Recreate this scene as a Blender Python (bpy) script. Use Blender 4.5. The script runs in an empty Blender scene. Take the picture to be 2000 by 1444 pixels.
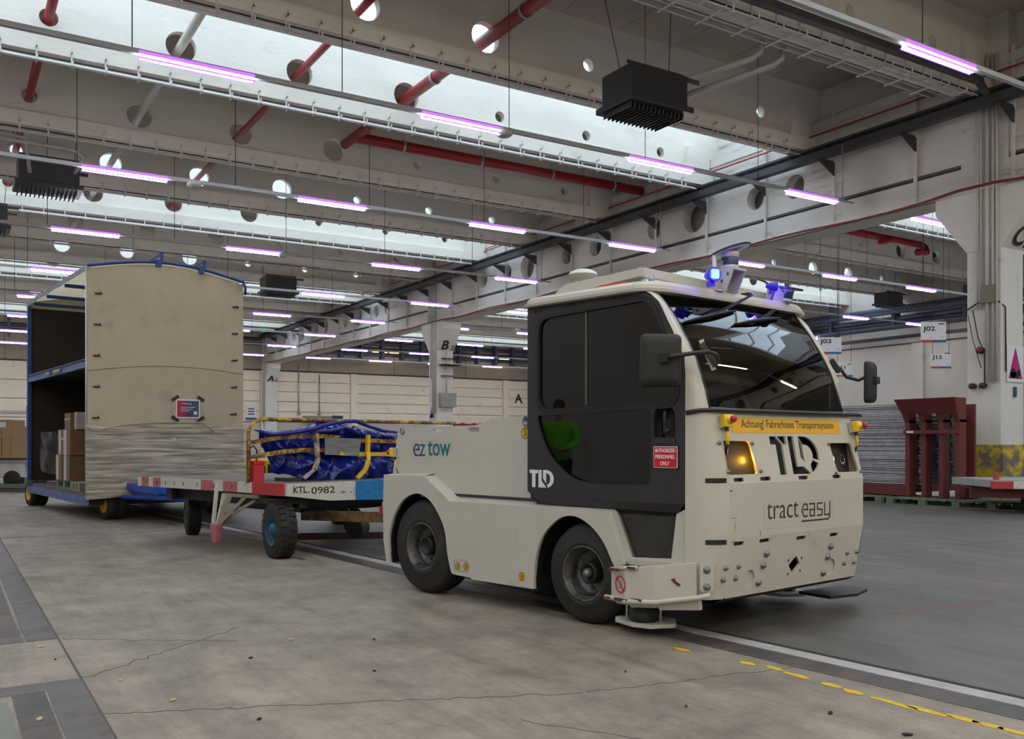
import bpy, bmesh, math, random
from mathutils import Vector, Matrix, noise
random.seed(7)
sc = bpy.context.scene
COL = sc.collection
# ---------------------------------------------------------------- camera
YAW = math.radians(31.95)
CA, SA = math.cos(YAW), math.sin(YAW)
cd = bpy.data.cameras.new('camera'); cam = bpy.data.objects.new('camera', cd); COL.objects.link(cam)
cam.location = (0, 0, 1.2); cam.rotation_euler = (math.radians(90), 0, -YAW)
cd.sensor_width = 36; cd.lens = 32.04; cd.shift_y = 0.07; cd.clip_end = 300
sc.camera = cam
# ---------------------------------------------------------------- world, colour management, lights
w = bpy.data.worlds.new('overcast_sky'); sc.world = w; w.use_nodes = True
w.node_tree.nodes['Background'].inputs[0].default_value = (0.72, 0.83, 1.0, 1)
w.node_tree.nodes['Background'].inputs[1].default_value = 1.0
sc.view_settings.view_transform = 'Standard'; sc.view_settings.look = 'None'
sc.view_settings.exposure = 0.50; sc.view_settings.gamma = 1.0; sc.view_settings.use_curve_mapping = False
SKY_L = 2.55      # radiance of the overcast sky seen through the frosted roof glazing
LED_L = 40.0
try:
    sc.cycles.use_denoising = True; sc.cycles.max_bounces = 10; sc.cycles.diffuse_bounces = 7
    sc.cycles.sample_clamp_indirect = 8.0; sc.cycles.caustics_reflective = False; sc.cycles.caustics_refractive = False
except Exception: pass

# ---------------------------------------------------------------- helpers
def site(X, D):            # metres to the right of / ahead of the view axis -> building axes
    return (CA*X + SA*D, -SA*X + CA*D)
def link(o, parent=None):
    COL.objects.link(o)
    if parent is not None: o.parent = parent
    return o
def tag(o, label=None, cat=None, group=None, kind=None):
    if label: o['label'] = label
    if cat: o['category'] = cat
    if group: o['group'] = group
    if kind: o['kind'] = kind
    return o
def empty(name, loc=(0,0,0), rz=0, label=None, cat=None, group=None, kind=None):
    o = bpy.data.objects.new(name, None); o.empty_display_size = .2; link(o)
    o.location = loc; o.rotation_euler = (0,0,rz)
    return tag(o, label, cat, group, kind)
def copy_to(o, parent, loc=None, rot=None, scale=None):
    c = o.copy(); COL.objects.link(c); c.parent = parent
    if loc is not None: c.location = loc
    if rot is not None: c.rotation_euler = rot
    if scale is not None: c.scale = scale
    return c
def basis(o, x, y, z=None):
    o, x, y = Vector(o), Vector(x), Vector(y)
    z = Vector(z) if z is not None else x.cross(y).normalized()
    return Matrix(((x.x,y.x,z.x,o.x),(x.y,y.y,z.y,o.y),(x.z,y.z,z.z,o.z),(0,0,0,1)))

class Geo:
    def __init__(s): s.v=[]; s.f=[]; s.sm=[]
    def add(s, vs, fs, M=None, smooth=False):
        n=len(s.v)
        for p in vs:
            p=Vector(p)
            if M is not None: p=M@p
            s.v.append(p)
        for f in fs: s.f.append([i+n for i in f]); s.sm.append(smooth)
        return s
    def box(s, a, b, M=None):      # two opposite corners
        x0,y0,z0=a; x1,y1,z1=b
        vs=[(x0,y0,z0),(x1,y0,z0),(x1,y1,z0),(x0,y1,z0),(x0,y0,z1),(x1,y0,z1),(x1,y1,z1),(x0,y1,z1)]
        fs=[(0,3,2,1),(4,5,6,7),(0,1,5,4),(1,2,6,5),(2,3,7,6),(3,0,4,7)]
        return s.add(vs,fs,M)
    def cbox(s, c, d, M=None):
        return s.box([c[i]-d[i]/2 for i in range(3)],[c[i]+d[i]/2 for i in range(3)],M)
    def hexa(s, bot, top): # two quads of 4 points
        return s.add(list(bot)+list(top),[(3,2,1,0),(4,5,6,7),(0,1,5,4),(1,2,6,5),(2,3,7,6),(3,0,4,7)])
    def bar(s, a, b, wd, ht, up=(0,0,1)):
        a,b=Vector(a),Vector(b); d=(b-a); L=d.length; d.normalize(); up=Vector(up)
        x=d.cross(up)
        if x.length<1e-4: x=d.cross(Vector((1,0,0)))
        x.normalize(); y=x.cross(d).normalized()
        M=basis(a,x,y,d); return s.box((-wd/2,-ht/2,0),(wd/2,ht/2,L),M)
    def tube(s, pts, r, n=8, caps=True, M=None, radii=None):
        pts=[Vector(p) for p in pts]; rings=[]; vs=[]; fs=[]
        up=Vector((0,0,1)); prev=None
        for i,p in enumerate(pts):
            if i==0: d=pts[1]-p
            elif i==len(pts)-1: d=p-pts[i-1]
            else: d=(pts[i+1]-p).normalized()+(p-pts[i-1]).normalized()
            if d.length<1e-9: d=Vector((0,0,1))
            d.normalize()
            if prev is None:
                x=d.cross(up)
                if x.length<1e-3: x=d.cross(Vector((1,0,0)))
            else: x=prev-d*prev.dot(d)
            x.normalize(); prev=x; y=d.cross(x)
            rr=radii[i] if radii else r
            for k in range(n):
                a=2*math.pi*k/n; vs.append(p+(x*math.cos(a)+y*math.sin(a))*rr)
        for i in range(len(pts)-1):
            for k in range(n):
                a=i*n+k; b=i*n+(k+1)%n; fs.append((a,b,b+n,a+n))
        if caps: fs.append(tuple(range(n))[::-1]); m=(len(pts)-1)*n; fs.append(tuple(range(m,m+n)))
        return s.add(vs,fs,M,smooth=True)
    def cyl(s, a, b, r, n=16): return s.tube([a,b],r,n)
    def lathe(s, prof, n=32, M=None, closed=False, smooth=True): # prof: (r, h) about +Z
        vs=[];fs=[];m=len(prof)
        for k in range(n):
            a=2*math.pi*k/n
            for r,h in prof: vs.append((r*math.cos(a),r*math.sin(a),h))
        for k in range(n):
            k2=(k+1)%n
            for j in range(m if closed else m-1):
                j2=(j+1)%m
                fs.append((k*m+j,k2*m+j,k2*m+j2,k*m+j2))
        return s.add(vs,fs,M,smooth)
    def grid(s, fn, nu, nv, smooth=True):
        vs=[fn(i/nu,j/nv) for j in range(nv+1) for i in range(nu+1)]
        fs=[(j*(nu+1)+i,j*(nu+1)+i+1,(j+1)*(nu+1)+i+1,(j+1)*(nu+1)+i) for j in range(nv) for i in range(nu)]
        return s.add(vs,fs,None,smooth)
    def plate(s, loops, th, M=None, z0=0.0):   # 2-D outline with holes, extruded from z0 to z0+th
        cu=bpy.data.curves.new('tmp','CURVE'); cu.dimensions='2D'; cu.fill_mode='BOTH'; cu.extrude=th/2
        for lp in loops:
            sp=cu.splines.new('POLY'); sp.points.add(len(lp)-1)
            for i,p in enumerate(lp): sp.points[i].co=(p[0],p[1],0,1)
            sp.use_cyclic_u=True
        ob=bpy.data.objects.new('tmp',cu); me=bpy.data.meshes.new_from_object(ob)
        vs=[Vector((v.co.x,v.co.y,v.co.z+z0+th/2)) for v in me.vertices]; fs=[tuple(p.vertices) for p in me.polygons]
        bpy.data.objects.remove(ob); bpy.data.curves.remove(cu); bpy.data.meshes.remove(me)
        return s.add(vs,fs,M)
    def make(s, name, mat, parent=None, bevel=0, tagd=None):
        me=bpy.data.meshes.new(name); me.from_pydata([tuple(v) for v in s.v],[],s.f); me.validate()
        if len(me.polygons)==len(s.sm):
            me.polygons.foreach_set('use_smooth',s.sm)
        bm=bmesh.new(); bm.from_mesh(me)
        if bevel: bmesh.ops.remove_doubles(bm,verts=bm.verts,dist=1e-5)
        bmesh.ops.recalc_face_normals(bm,faces=bm.faces)
        if bevel:
            es=[e for e in bm.edges if len(e.link_faces)==2 and e.calc_face_angle(0)>0.5]
            bmesh.ops.bevel(bm,geom=es,offset=bevel,segments=2,affect='EDGES',profile=.6,clamp_overlap=True)
        bm.to_mesh(me); bm.free()
        me.materials.append(mat)
        o=bpy.data.objects.new(name,me); link(o,parent)
        if tagd: tag(o,**tagd)
        return o
def text_geo(g, s, size, M, ex=0.002, bold=0.0, sx=1.0, align='LEFT', fit=None):
    cu=bpy.data.curves.new('tmp','FONT'); cu.body=s; cu.size=size; cu.extrude=ex/2; cu.offset=bold; cu.align_x=align
    cu.resolution_u=4
    ob=bpy.data.objects.new('tmp',cu); me=bpy.data.meshes.new_from_object(ob)
    vs=[v.co.copy() for v in me.vertices]
    if fit and vs:   # fit width to value, keep the left edge at 0 or centred
        x0=min(v.x for v in vs); x1=max(v.x for v in vs); y0=min(v.y for v in vs); y1=max(v.y for v in vs)
        kx=fit[0]/(x1-x0); ky=(fit[1]/(y1-y0)) if fit[1] else kx
        vs=[Vector(((v.x-x0)*kx,(v.y-y0)*ky,v.z)) for v in vs]
    else: vs=[Vector((v.x*sx,v.y,v.z)) for v in vs]
    fs=[tuple(p.vertices) for p in me.polygons]
    bpy.data.objects.remove(ob); bpy.data.curves.remove(cu); bpy.data.meshes.remove(me)
    return g.add([v+Vector((0,0,ex/2)) for v in vs],fs,M)
def rect(x0,y0,x1,y1,r=0,n=5):
    if r<=0: return [(x0,y0),(x1,y0),(x1,y1),(x0,y1)]
    return rpoly([(x0,y0),(x1,y0),(x1,y1),(x0,y1)],r,n)
def rpoly(P,r,n=5):
    out=[];m=len(P)
    rs=r if isinstance(r,(list,tuple)) else [r]*m
    for i in range(m):
        p=Vector(P[i]); a=(Vector(P[i-1])-p); b=(Vector(P[(i+1)%m])-p); rr=rs[i]
        if rr<=0: out.append(tuple(p)); continue
        d=min(rr,a.length*.49,b.length*.49); a=p+a.normalized()*d; b=p+b.normalized()*d
        for k in range(n+1):
            t=k/n; out.append(tuple(a*(1-t)**2+p*2*t*(1-t)+b*t*t))
    return out
def circle(x,y,r,n=24,ry=None):
    return [(x+r*math.cos(2*math.pi*k/n),y+(ry or r)*math.sin(2*math.pi*k/n)) for k in range(n)]
def catmull(P,n=4):
    out=[]
    for i in range(len(P)-1):
        p0=Vector(P[max(i-1,0)]);p1=Vector(P[i]);p2=Vector(P[i+1]);p3=Vector(P[min(i+2,len(P)-1)])
        for k in range(n):
            t=k/n; out.append(tuple(.5*((2*p1)+(-p0+p2)*t+(2*p0-5*p1+4*p2-p3)*t*t+(-p0+3*p1-3*p2+p3)*t**3)))
    out.append(tuple(P[-1])); return out

# ---------------------------------------------------------------- materials
MATS={}
def srgb(r,g,b):
    f=lambda c:(c/255/12.92) if c/255<=.04045 else ((c/255+.055)/1.055)**2.4
    return (f(r),f(g),f(b))
def mat(name, col, rough=.6, metal=0, var=.12, vscale=3.0, bump=0.0, bscale=40, dirt=None, dscale=2.0, damt=.5, stretch=None, spec=.5, coat=0, emit=None, es=0, trans=0):
    if name in MATS: return MATS[name]
    m=bpy.data.materials.new(name); m.use_nodes=True; nt=m.node_tree; N=nt.nodes; L=nt.links
    b=N['Principled BSDF']; b.inputs['Roughness'].default_value=rough; b.inputs['Metallic'].default_value=metal
    b.inputs['Specular IOR Level'].default_value=spec; b.inputs['Coat Weight'].default_value=coat
    if emit: b.inputs['Emission Color'].default_value=(*emit,1); b.inputs['Emission Strength'].default_value=es
    if trans: b.inputs['Transmission Weight'].default_value=trans
    tc=N.new('ShaderNodeTexCoord'); mp=N.new('ShaderNodeMapping'); L.new(tc.outputs['Object'],mp.inputs[0])
    if stretch: mp.inputs['Scale'].default_value=stretch
    n1=N.new('ShaderNodeTexNoise'); n1.inputs['Scale'].default_value=vscale; n1.inputs['Detail'].default_value=6; n1.inputs['Roughness'].default_value=.65
    L.new(mp.outputs[0],n1.inputs['Vector'])
    r1=N.new('ShaderNodeValToRGB'); L.new(n1.outputs['Fac'],r1.inputs[0])
    c=Vector(col); lo=c*(1-var); hi=c*(1+var*.8)
    r1.color_ramp.elements[0].position=.3; r1.color_ramp.elements[0].color=(*lo,1)
    r1.color_ramp.elements[1].position=.7; r1.color_ramp.elements[1].color=(*[min(1,x) for x in hi],1)
    out=r1.outputs[0]
    if dirt:
        n2=N.new('ShaderNodeTexNoise'); n2.inputs['Scale'].default_value=dscale; n2.inputs['Detail'].default_value=9; n2.inputs['Roughness'].default_value=.7
        L.new(mp.outputs[0],n2.inputs['Vector'])
        r2=N.new('ShaderNodeValToRGB'); L.new(n2.outputs['Fac'],r2.inputs[0])
        r2.color_ramp.elements[0].position=1-damt-.06; r2.color_ramp.elements[0].color=(0,0,0,1)
        r2.color_ramp.elements[1].position=1-damt+.06; r2.color_ramp.elements[1].color=(1,1,1,1)
        mx=N.new('ShaderNodeMix'); mx.data_type='RGBA'; L.new(r2.outputs[0],mx.inputs['Factor']); L.new(out,mx.inputs['A']); mx.inputs['B'].default_value=(*dirt,1)
        out=mx.outputs['Result']
    L.new(out,b.inputs['Base Color'])
    if bump:
        n3=N.new('ShaderNodeTexNoise'); n3.inputs['Scale'].default_value=bscale; n3.inputs['Detail'].default_value=4
        L.new(mp.outputs[0],n3.inputs['Vector'])
        bp=N.new('ShaderNodeBump'); bp.inputs['Strength'].default_value=bump; bp.inputs['Distance'].default_value=.02
        L.new(n3.outputs['Fac'],bp.inputs['Height']); L.new(bp.outputs[0],b.inputs['Normal'])
    MATS[name]=m; return m
def emis(name,col,s):
    if name in MATS: return MATS[name]
    m=bpy.data.materials.new(name); m.use_nodes=True; nt=m.node_tree; nt.nodes.clear()
    e=nt.nodes.new('ShaderNodeEmission'); e.inputs[0].default_value=(*col,1); e.inputs[1].default_value=s
    o=nt.nodes.new('ShaderNodeOutputMaterial'); nt.links.new(e.outputs[0],o.inputs[0]); MATS[name]=m; return m
def tinted(name,tint,gl=.06,ior=1.5,film=0):
    m=bpy.data.materials.new(name); m.use_nodes=True; nt=m.node_tree; N=nt.nodes; L=nt.links; N.clear()
    o=N.new('ShaderNodeOutputMaterial'); mx=N.new('ShaderNodeMixShader'); 
    ge=N.new('ShaderNodeNewGeometry'); dp=N.new('ShaderNodeVectorMath'); dp.operation='DOT_PRODUCT'; L.new(ge.outputs['Incoming'],dp.inputs[0]); L.new(ge.outputs['Normal'],dp.inputs[1])
    ab=N.new('ShaderNodeMath'); ab.operation='ABSOLUTE'; L.new(dp.outputs['Value'],ab.inputs[0])
    om=N.new('ShaderNodeMath'); om.operation='SUBTRACT'; om.inputs[0].default_value=1; L.new(ab.outputs[0],om.inputs[1])
    pw=N.new('ShaderNodeMath'); pw.operation='POWER'; L.new(om.outputs[0],pw.inputs[0]); pw.inputs[1].default_value=5
    fr=N.new('ShaderNodeMath'); fr.operation='MULTIPLY_ADD'; L.new(pw.outputs[0],fr.inputs[0]); fr.inputs[1].default_value=.95; fr.inputs[2].default_value=.07
    t=N.new('ShaderNodeBsdfTransparent'); t.inputs[0].default_value=(*tint,1)
    g=N.new('ShaderNodeBsdfGlossy'); g.inputs['Roughness'].default_value=gl; g.inputs[0].default_value=(1,1,1,1)
    L.new(fr.outputs[0],mx.inputs[0]); L.new(t.outputs[0],mx.inputs[1]); L.new(g.outputs[0],mx.inputs[2]); L.new(mx.outputs[0],o.inputs[0])
    MATS[name]=m; return m
beam_m = mat('painted_concrete_beam',(.66,.625,.555),.8,var=.08,vscale=1.2,bump=.15,bscale=12,dirt=(.52,.47,.39),dscale=1.1,damt=.33,stretch=(.5,.5,1.6))
soffit_m = mat('roof_slab_concrete',(.50,.455,.395),.85,var=.1,vscale=.8,bump=.1,bscale=10)
wall_m = mat('cream_wall_panel',(.86,.77,.62),.8,var=.05,vscale=.8,dirt=(.45,.38,.28),dscale=.9,damt=.34)
fascia_m = mat('upper_wall_concrete',(.40,.355,.28),.85,var=.1,vscale=.5,dirt=(.2,.16,.12),dscale=.35,damt=.36)
whitewall_m = mat('grey_white_wall',(.56,.52,.47),.85,var=.07,vscale=.6,dirt=(.36,.32,.27),dscale=.5,damt=.36)
col_m = mat('white_painted_column',(.66,.64,.60),.75,var=.07,vscale=1.5,bump=.25,bscale=9,dirt=(.34,.31,.27),dscale=2.2,damt=.34,stretch=(1,1,.6))
girder_m = mat('white_painted_girder',(.60,.575,.54),.8,var=.08,vscale=1.0,bump=.3,bscale=6,dirt=(.33,.28,.24),dscale=1.2,damt=.36,stretch=(1,.35,1.8))
steel_m = mat('galvanised_steel',(.42,.42,.43),.45,.7,var=.1)
dsteel_m = mat('dark_steel',(.045,.045,.05),.55,.3,var=.2)
black_m = mat('black_plastic',(.012,.012,.013),.5,var=.2)
conduit_m = mat('white_conduit',(.55,.54,.52),.6)
red_m = mat('red_pipe_paint',(.31,.012,.017),.4,var=.15,dirt=(.25,.02,.02),dscale=3,damt=.4)
glaz_m = emis('frosted_roof_glazing',(.66,.83,1.0),SKY_L)
led_m = emis('led_diffuser',(.96,.96,1.0),LED_L)
warm_m = emis('warm_strip_diffuser',(1.0,.84,.60),58.0)
ledv_m = emis('led_violet_fringe',(.32,.10,1.0),1.7)  # colour fringe of the lens, added as emission
# ================================================================ THE HALL
X0,X1,Y0,Y1=-12.0,40.0,-12.0,60.2
GX=18.0                      # camera-side face of the long girder
# ---- floor
def floor_mat():
    m=bpy.data.materials.new('worn_concrete_floor'); m.use_nodes=True; nt=m.node_tree;N=nt.nodes;L=nt.links
    b=N['Principled BSDF']; tc=N.new('ShaderNodeTexCoord')
    def nz(sc_,det,ro,st=(1,1,1),rot=0,dis=0):
        mp=N.new('ShaderNodeMapping'); mp.inputs['Scale'].default_value=st; mp.inputs['Rotation'].default_value=(0,0,rot); L.new(tc.outputs['Object'],mp.inputs[0])
        n=N.new('ShaderNodeTexNoise'); n.inputs['Scale'].default_value=sc_; n.inputs['Detail'].default_value=det; n.inputs['Roughness'].default_value=ro; n.inputs['Distortion'].default_value=dis
        L.new(mp.outputs[0],n.inputs['Vector']); return n
    def ramp(n,p0,c0,p1,c1):
        r=N.new('ShaderNodeValToRGB'); L.new(n.outputs[0],r.inputs[0]); r.color_ramp.elements[0].position=p0; r.color_ramp.elements[1].position=p1
        r.color_ramp.elements[0].color=(*c0,1); r.color_ramp.elements[1].color=(*c1,1); return r
    def mul(a,bb,f=1):
        x=N.new('ShaderNodeMix'); x.data_type='RGBA'; x.blend_type='MULTIPLY'; x.inputs['Factor'].default_value=f; L.new(a,x.inputs['A']); L.new(bb,x.inputs['B']); return x.outputs['Result']
    a=ramp(nz(.35,8,.65,dis=.6),.3,(.240,.208,.174),.7,(.385,.338,.283))
    c=ramp(nz(2.6,9,.75,(1,1,1),.5,.4),.32,(.62,.62,.64),.60,(1.06,1.05,1.02))
    d=ramp(nz(45,6,.8),.3,(.8,.8,.8),.6,(1.05,1.05,1.05))
    o=mul(mul(a.outputs[0],c.outputs[0]),d.outputs[0])
    e=ramp(nz(.9,10,.8,(3.2,.5,1),.6,1.0),.44,(1,1,1),.66,(.66,.65,.68)); o=mul(o,e.outputs[0])
    L.new(o,b.inputs['Base Color'])
    rr=ramp(nz(1.4,6,.7),.3,(.42,.42,.42),.7,(.72,.72,.72)); L.new(rr.outputs[0],b.inputs['Roughness']); b.inputs['Specular IOR Level'].default_value=.35
    bp=N.new('ShaderNodeBump'); bp.inputs['Strength'].default_value=.25; bp.inputs['Distance'].default_value=.01
    L.new(nz(60,6,.8).outputs['Fac'],bp.inputs['Height']); L.new(bp.outputs[0],b.inputs['Normal'])
    return m
floor_m=floor_mat()
lane_m=mat('darker_lane_concrete',(.100,.095,.090),.5,var=.22,vscale=1.1,bump=.25,bscale=60,dirt=(.135,.128,.12),dscale=.8,damt=.45,stretch=(2.4,.7,1),spec=.35)
fl=Geo().box((X0,Y0,-.2),(X1,Y1,0)).make('floor',floor_m,tagd=dict(label='worn grey-brown concrete floor of the hall',cat='floor',kind='structure'))
groove_m=mat('floor_groove',(.03,.027,.025),.8); crack_m=mat('floor_crack',(.085,.075,.065),.8); strip_m=mat('steel_floor_strip',(.13,.125,.125),.45,.3,var=.25,vscale=4,dirt=(.10,.07,.055),dscale=3,damt=.45)
lite_m=mat('pale_floor_strip',(.36,.35,.36),.6,var=.2,vscale=5); plate_m=mat('dark_cast_floor_plate',(.085,.08,.08),.5,.3,var=.35,vscale=6,bump=.3,bscale=50,dirt=(.14,.11,.09),dscale=2,damt=.45)
def sk(y,off=0): return 4.47-.083*y+off-.0  # slightly skewed run of the rail joint
def strip(name,m,xa,xb,ya,yb,z=.004,seg=14):
    g=Geo(); n=seg; P=[]
    for i in range(n):
        a=ya+(yb-ya)*i/n; b=ya+(yb-ya)*(i+1)/n; j=lambda:0
        g.hexa([(sk(a,xa),a,-.002),(sk(a,xb),a,-.002),(sk(b,xb),b,-.002),(sk(b,xa),b,-.002)],[(sk(a,xa),a,z),(sk(a,xb),a,z),(sk(b,xb),b,z),(sk(b,xa),b,z)])
    return g.make(name,m,fl)
strip('rail_groove',groove_m,-.02,.015,-2,40); strip('rail_strip',lite_m,-.15,-.03,-2,30,.003); strip('rail_strip',plate_m,-.36,-.16,-2,30,.002)
strip('floor_slab',lane_m,.016,12.5,-2,24,.0008,1)
# joints and cracks
g=Geo()
def crack(P,wd=.008):
    for a,b in zip(P[:-1],P[1:]):
        d=(Vector(b)-Vector(a)); n=Vector((-d.y,d.x)).normalized()*wd/2
        g.hexa([(a[0]-n.x,a[1]-n.y,-.001),(a[0]+n.x,a[1]+n.y,-.001),(b[0]+n.x,b[1]+n.y,-.001),(b[0]-n.x,b[1]-n.y,-.001)],
               [(a[0]-n.x,a[1]-n.y,.0015),(a[0]+n.x,a[1]+n.y,.0015),(b[0]+n.x,b[1]+n.y,.0015),(b[0]-n.x,b[1]-n.y,.0015)])
def wander(a,b,n,j,seed):
    r=random.Random(seed); return [(a[0]+(b[0]-a[0])*i/n+r.uniform(-j,j),a[1]+(b[1]-a[1])*i/n+r.uniform(-j,j)) for i in range(n+1)]
crack([(X0,12.9),(3.4,12.9)],.02); crack([(.59,-2),(.59,26)],.012)
crack(wander((.6,5.06),(1.6,5.9),26,.022,1),.005); crack(wander((.6,6.14),(1.5,5.5),24,.02,2),.004); crack(wander((.6,4.35),(2.6,3.5),46,.016,3),.005)
crack(wander((2.6,3.5),(3.9,3.3),28,.016,5),.004); crack([(4.5,6.1),(20,6.3)],.015); crack([(8.5,4.2),(8.4,14)],.015); crack(wander((2.1,3.3),(2.9,2.0),24,.016,6),.004)
g.make('crack',crack_m,fl)
def slab(x0,y0,x1,y1,m,z=.003,name='floor_plate'): return Geo().box((x0,y0,-.01),(x1,y1,z)).make(name,m,fl)
slab(.42,6.15,.58,26,strip_m); slab(-2.5,6.15,.41,6.32,strip_m,.0028); slab(-2.5,6.33,.40,26,plate_m,.0015)
slab(.42,2.5,.585,5.06,strip_m); slab(-2.5,4.88,.415,5.06,strip_m,.0028); slab(.27,2.5,.41,4.87,plate_m,.0015); slab(-2.5,2.5,.25,4.77,lite_m if False else mat('grey_infill_slab',(.17,.175,.155),.7,var=.2,vscale=3),.001)
# floor paint
ypaint=mat('yellow_floor_paint',(.62,.42,.015),.6,var=.2,vscale=20); rpaint=mat('faded_red_floor_paint',(.17,.085,.08),.7,var=.35,vscale=20)
ym=empty('floor_marking',(0,0,0),label='broken and worn yellow line painted on the floor at front right',cat='floor marking')
for (x,y,l) in [(3.6,3.93,.07),(3.68,3.5,.06),(3.72,3.35,.07),(3.70,3.18,.10),(3.70,2.97,.08),(3.69,2.83,.07),(3.69,2.62,.14),(3.71,2.45,.12),(3.73,2.31,.09),(3.74,2.2,.09),(3.75,2.08,.1),(3.76,1.9,.16)]:
    r=random.Random(int(y*100)); n=11; P=[]
    for k in range(n):
        a=2*math.pi*k/n; P.append((x+.03*math.cos(a)*r.uniform(.5,1.1),y+l*math.sin(a)*r.uniform(.7,1.05)))
    Geo().plate([P],.002,z0=.0005).make('paint_dash',ypaint,ym)
rm=empty('floor_marking',(0,0,0),label='faded red line painted on the floor right of the tractor nose',cat='floor marking')
for a,b in [((7.53,5.7),(7.62,5.45)),((5.5,3.99),(6.1,3.95)),((6.1,3.97),(6.7,3.90)),((7.62,5.42),(7.7,4.0))]:
    gg=Geo(); gg.bar((*a,.001),(*b,.001),.05,.001); gg.make('paint_dash',rpaint,rm)
rm2=empty('floor_marking',(0,0,0),label='faded red patch painted on the floor behind the tractor rear wheel',cat='floor marking')
for p in [(3.05,8.9,.3),(2.75,13.5,.5)]: Geo().box((p[0],p[1],0),(p[0]+.07,p[1]+p[2],.001)).make('paint_dash',rpaint,rm2)

# ---- outer walls
def wallobj(name,a,b,m,label): return Geo().box(a,b).make(name,m,tagd=dict(label=label,cat='wall',kind='structure'))
wf=wallobj('wall_far',(X0,Y1+.12,0),(X1,Y1+.4,9.9),fascia_m,'far wall of cream panels under a brown concrete band')
wl=wallobj('wall_left',(X0-.3,Y0,0),(X0,Y1,9.9),whitewall_m,'left wall of the hall out of view')
wr=wallobj('wall_right',(X1-.4,Y0,0),(X1,Y1,9.9),whitewall_m,'grey-white right wall behind the stacked sheets')
wb=wallobj('wall_back',(X0,Y0-.3,0),(X1,Y0,9.9),whitewall_m,'wall behind the camera')
# far wall: recessed-joint panels between posts
post_x=[-6.9,-.65,5.6,11.85,18.1,24.45,30.7,36.95,X1]
prev=X0
for i,x in enumerate(post_x):
    zs=[5.9]; st=.68 if x>15 else 1.1
    while zs[-1]>2.6: zs.append(zs[-1]-st)
    for a,b in zip(zs[:-1],zs[1:]):
        Geo().box((prev+.28,Y1,b+.02),(x-.28 if i<8 else x,Y1+.13,a-.02)).make('wall_panel',wall_m,wf)
    Geo().box((prev+.28,Y1-.02,0),(x-.28 if i<8 else x,Y1+.13,zs[-1]-.05)).make('wall_panel',whitewall_m,wf)
    if i<8: Geo().box((x-.25,Y1-.12,0),(x+.25,Y1+.13,5.9)).make('wall_post',wall_m,wf)
    prev=x
Geo().box((X0,Y1-.05,5.9),(X1,Y1+.13,5.98)).make('ledge',dsteel_m,wf)
Geo().box((X0,Y1-.1,2.85),(11,Y1,2.98)).make('rail',steel_m,wf)
for x in (3,8.7,14.8,21.2,27.6,33.5): Geo().box((x-.01,Y1+.1,5.98),(x+.01,Y1+.125,9.8)).make('joint',dsteel_m,wf)
# details on the right wall (runs along Y)
for za,zb,m in [(6.2,6.35,dsteel_m),(5.9,5.95,dsteel_m)]: Geo().box((X1-.5,Y0,za),(X1-.4,Y1,zb),).make('wall_conduit',m,wr)
for y in (2.1,8.2,14.4,20.5,26.7,32.8,39): Geo().box((X1-.55,y-.3,0),(X1-.4,y+.3,5.9)).make('wall_post',whitewall_m,wr)

# ---- roof: beams, slabs, roof lights
HOLES=[(-3.3,.28),(-.85,.14),(1.62,.16),(3.93,.29),(6.31,.28),(8.76,.30),(11.2,.13),(13.75,.13),(16.2,.13)]
HOLES2=[(20.6,.28),(23.0,.28),(25.4,.3),(27.9,.14),(30.3,.14),(32.8,.28),(35.2,.28),(37.6,.14)]
clip_me=None
ords=['first','second','third','fourth','fifth','sixth','seventh','eighth','ninth','tenth','eleventh','twelfth','thirteenth','fourteenth','fifteenth','sixteenth','seventeenth','eighteenth']
beams=[]
PER=12.3
for m_ in range(-1,4):
    base=18.35+PER*m_
    beams += [(base-7.87,0),(base-3.5,1),(base,2)]
beams=[b for b in beams if b[0]<59]
clipg=Geo(); clipg.box((-.014,-.01,-.20),(.014,.01,.07)).box((-.014,-.17,-.22),(.014,.01,-.195)).box((-.014,-.17,-.22),(.014,-.15,-.12)).box((-.014,-.12,.045),(.014,.01,.07)).box((-.014,-.12,.045),(.014,-.10,.12))
clip0=clipg.make('cable_clip',conduit_m); clip_mesh=clip0.data; bpy.data.objects.remove(clip0)
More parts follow.
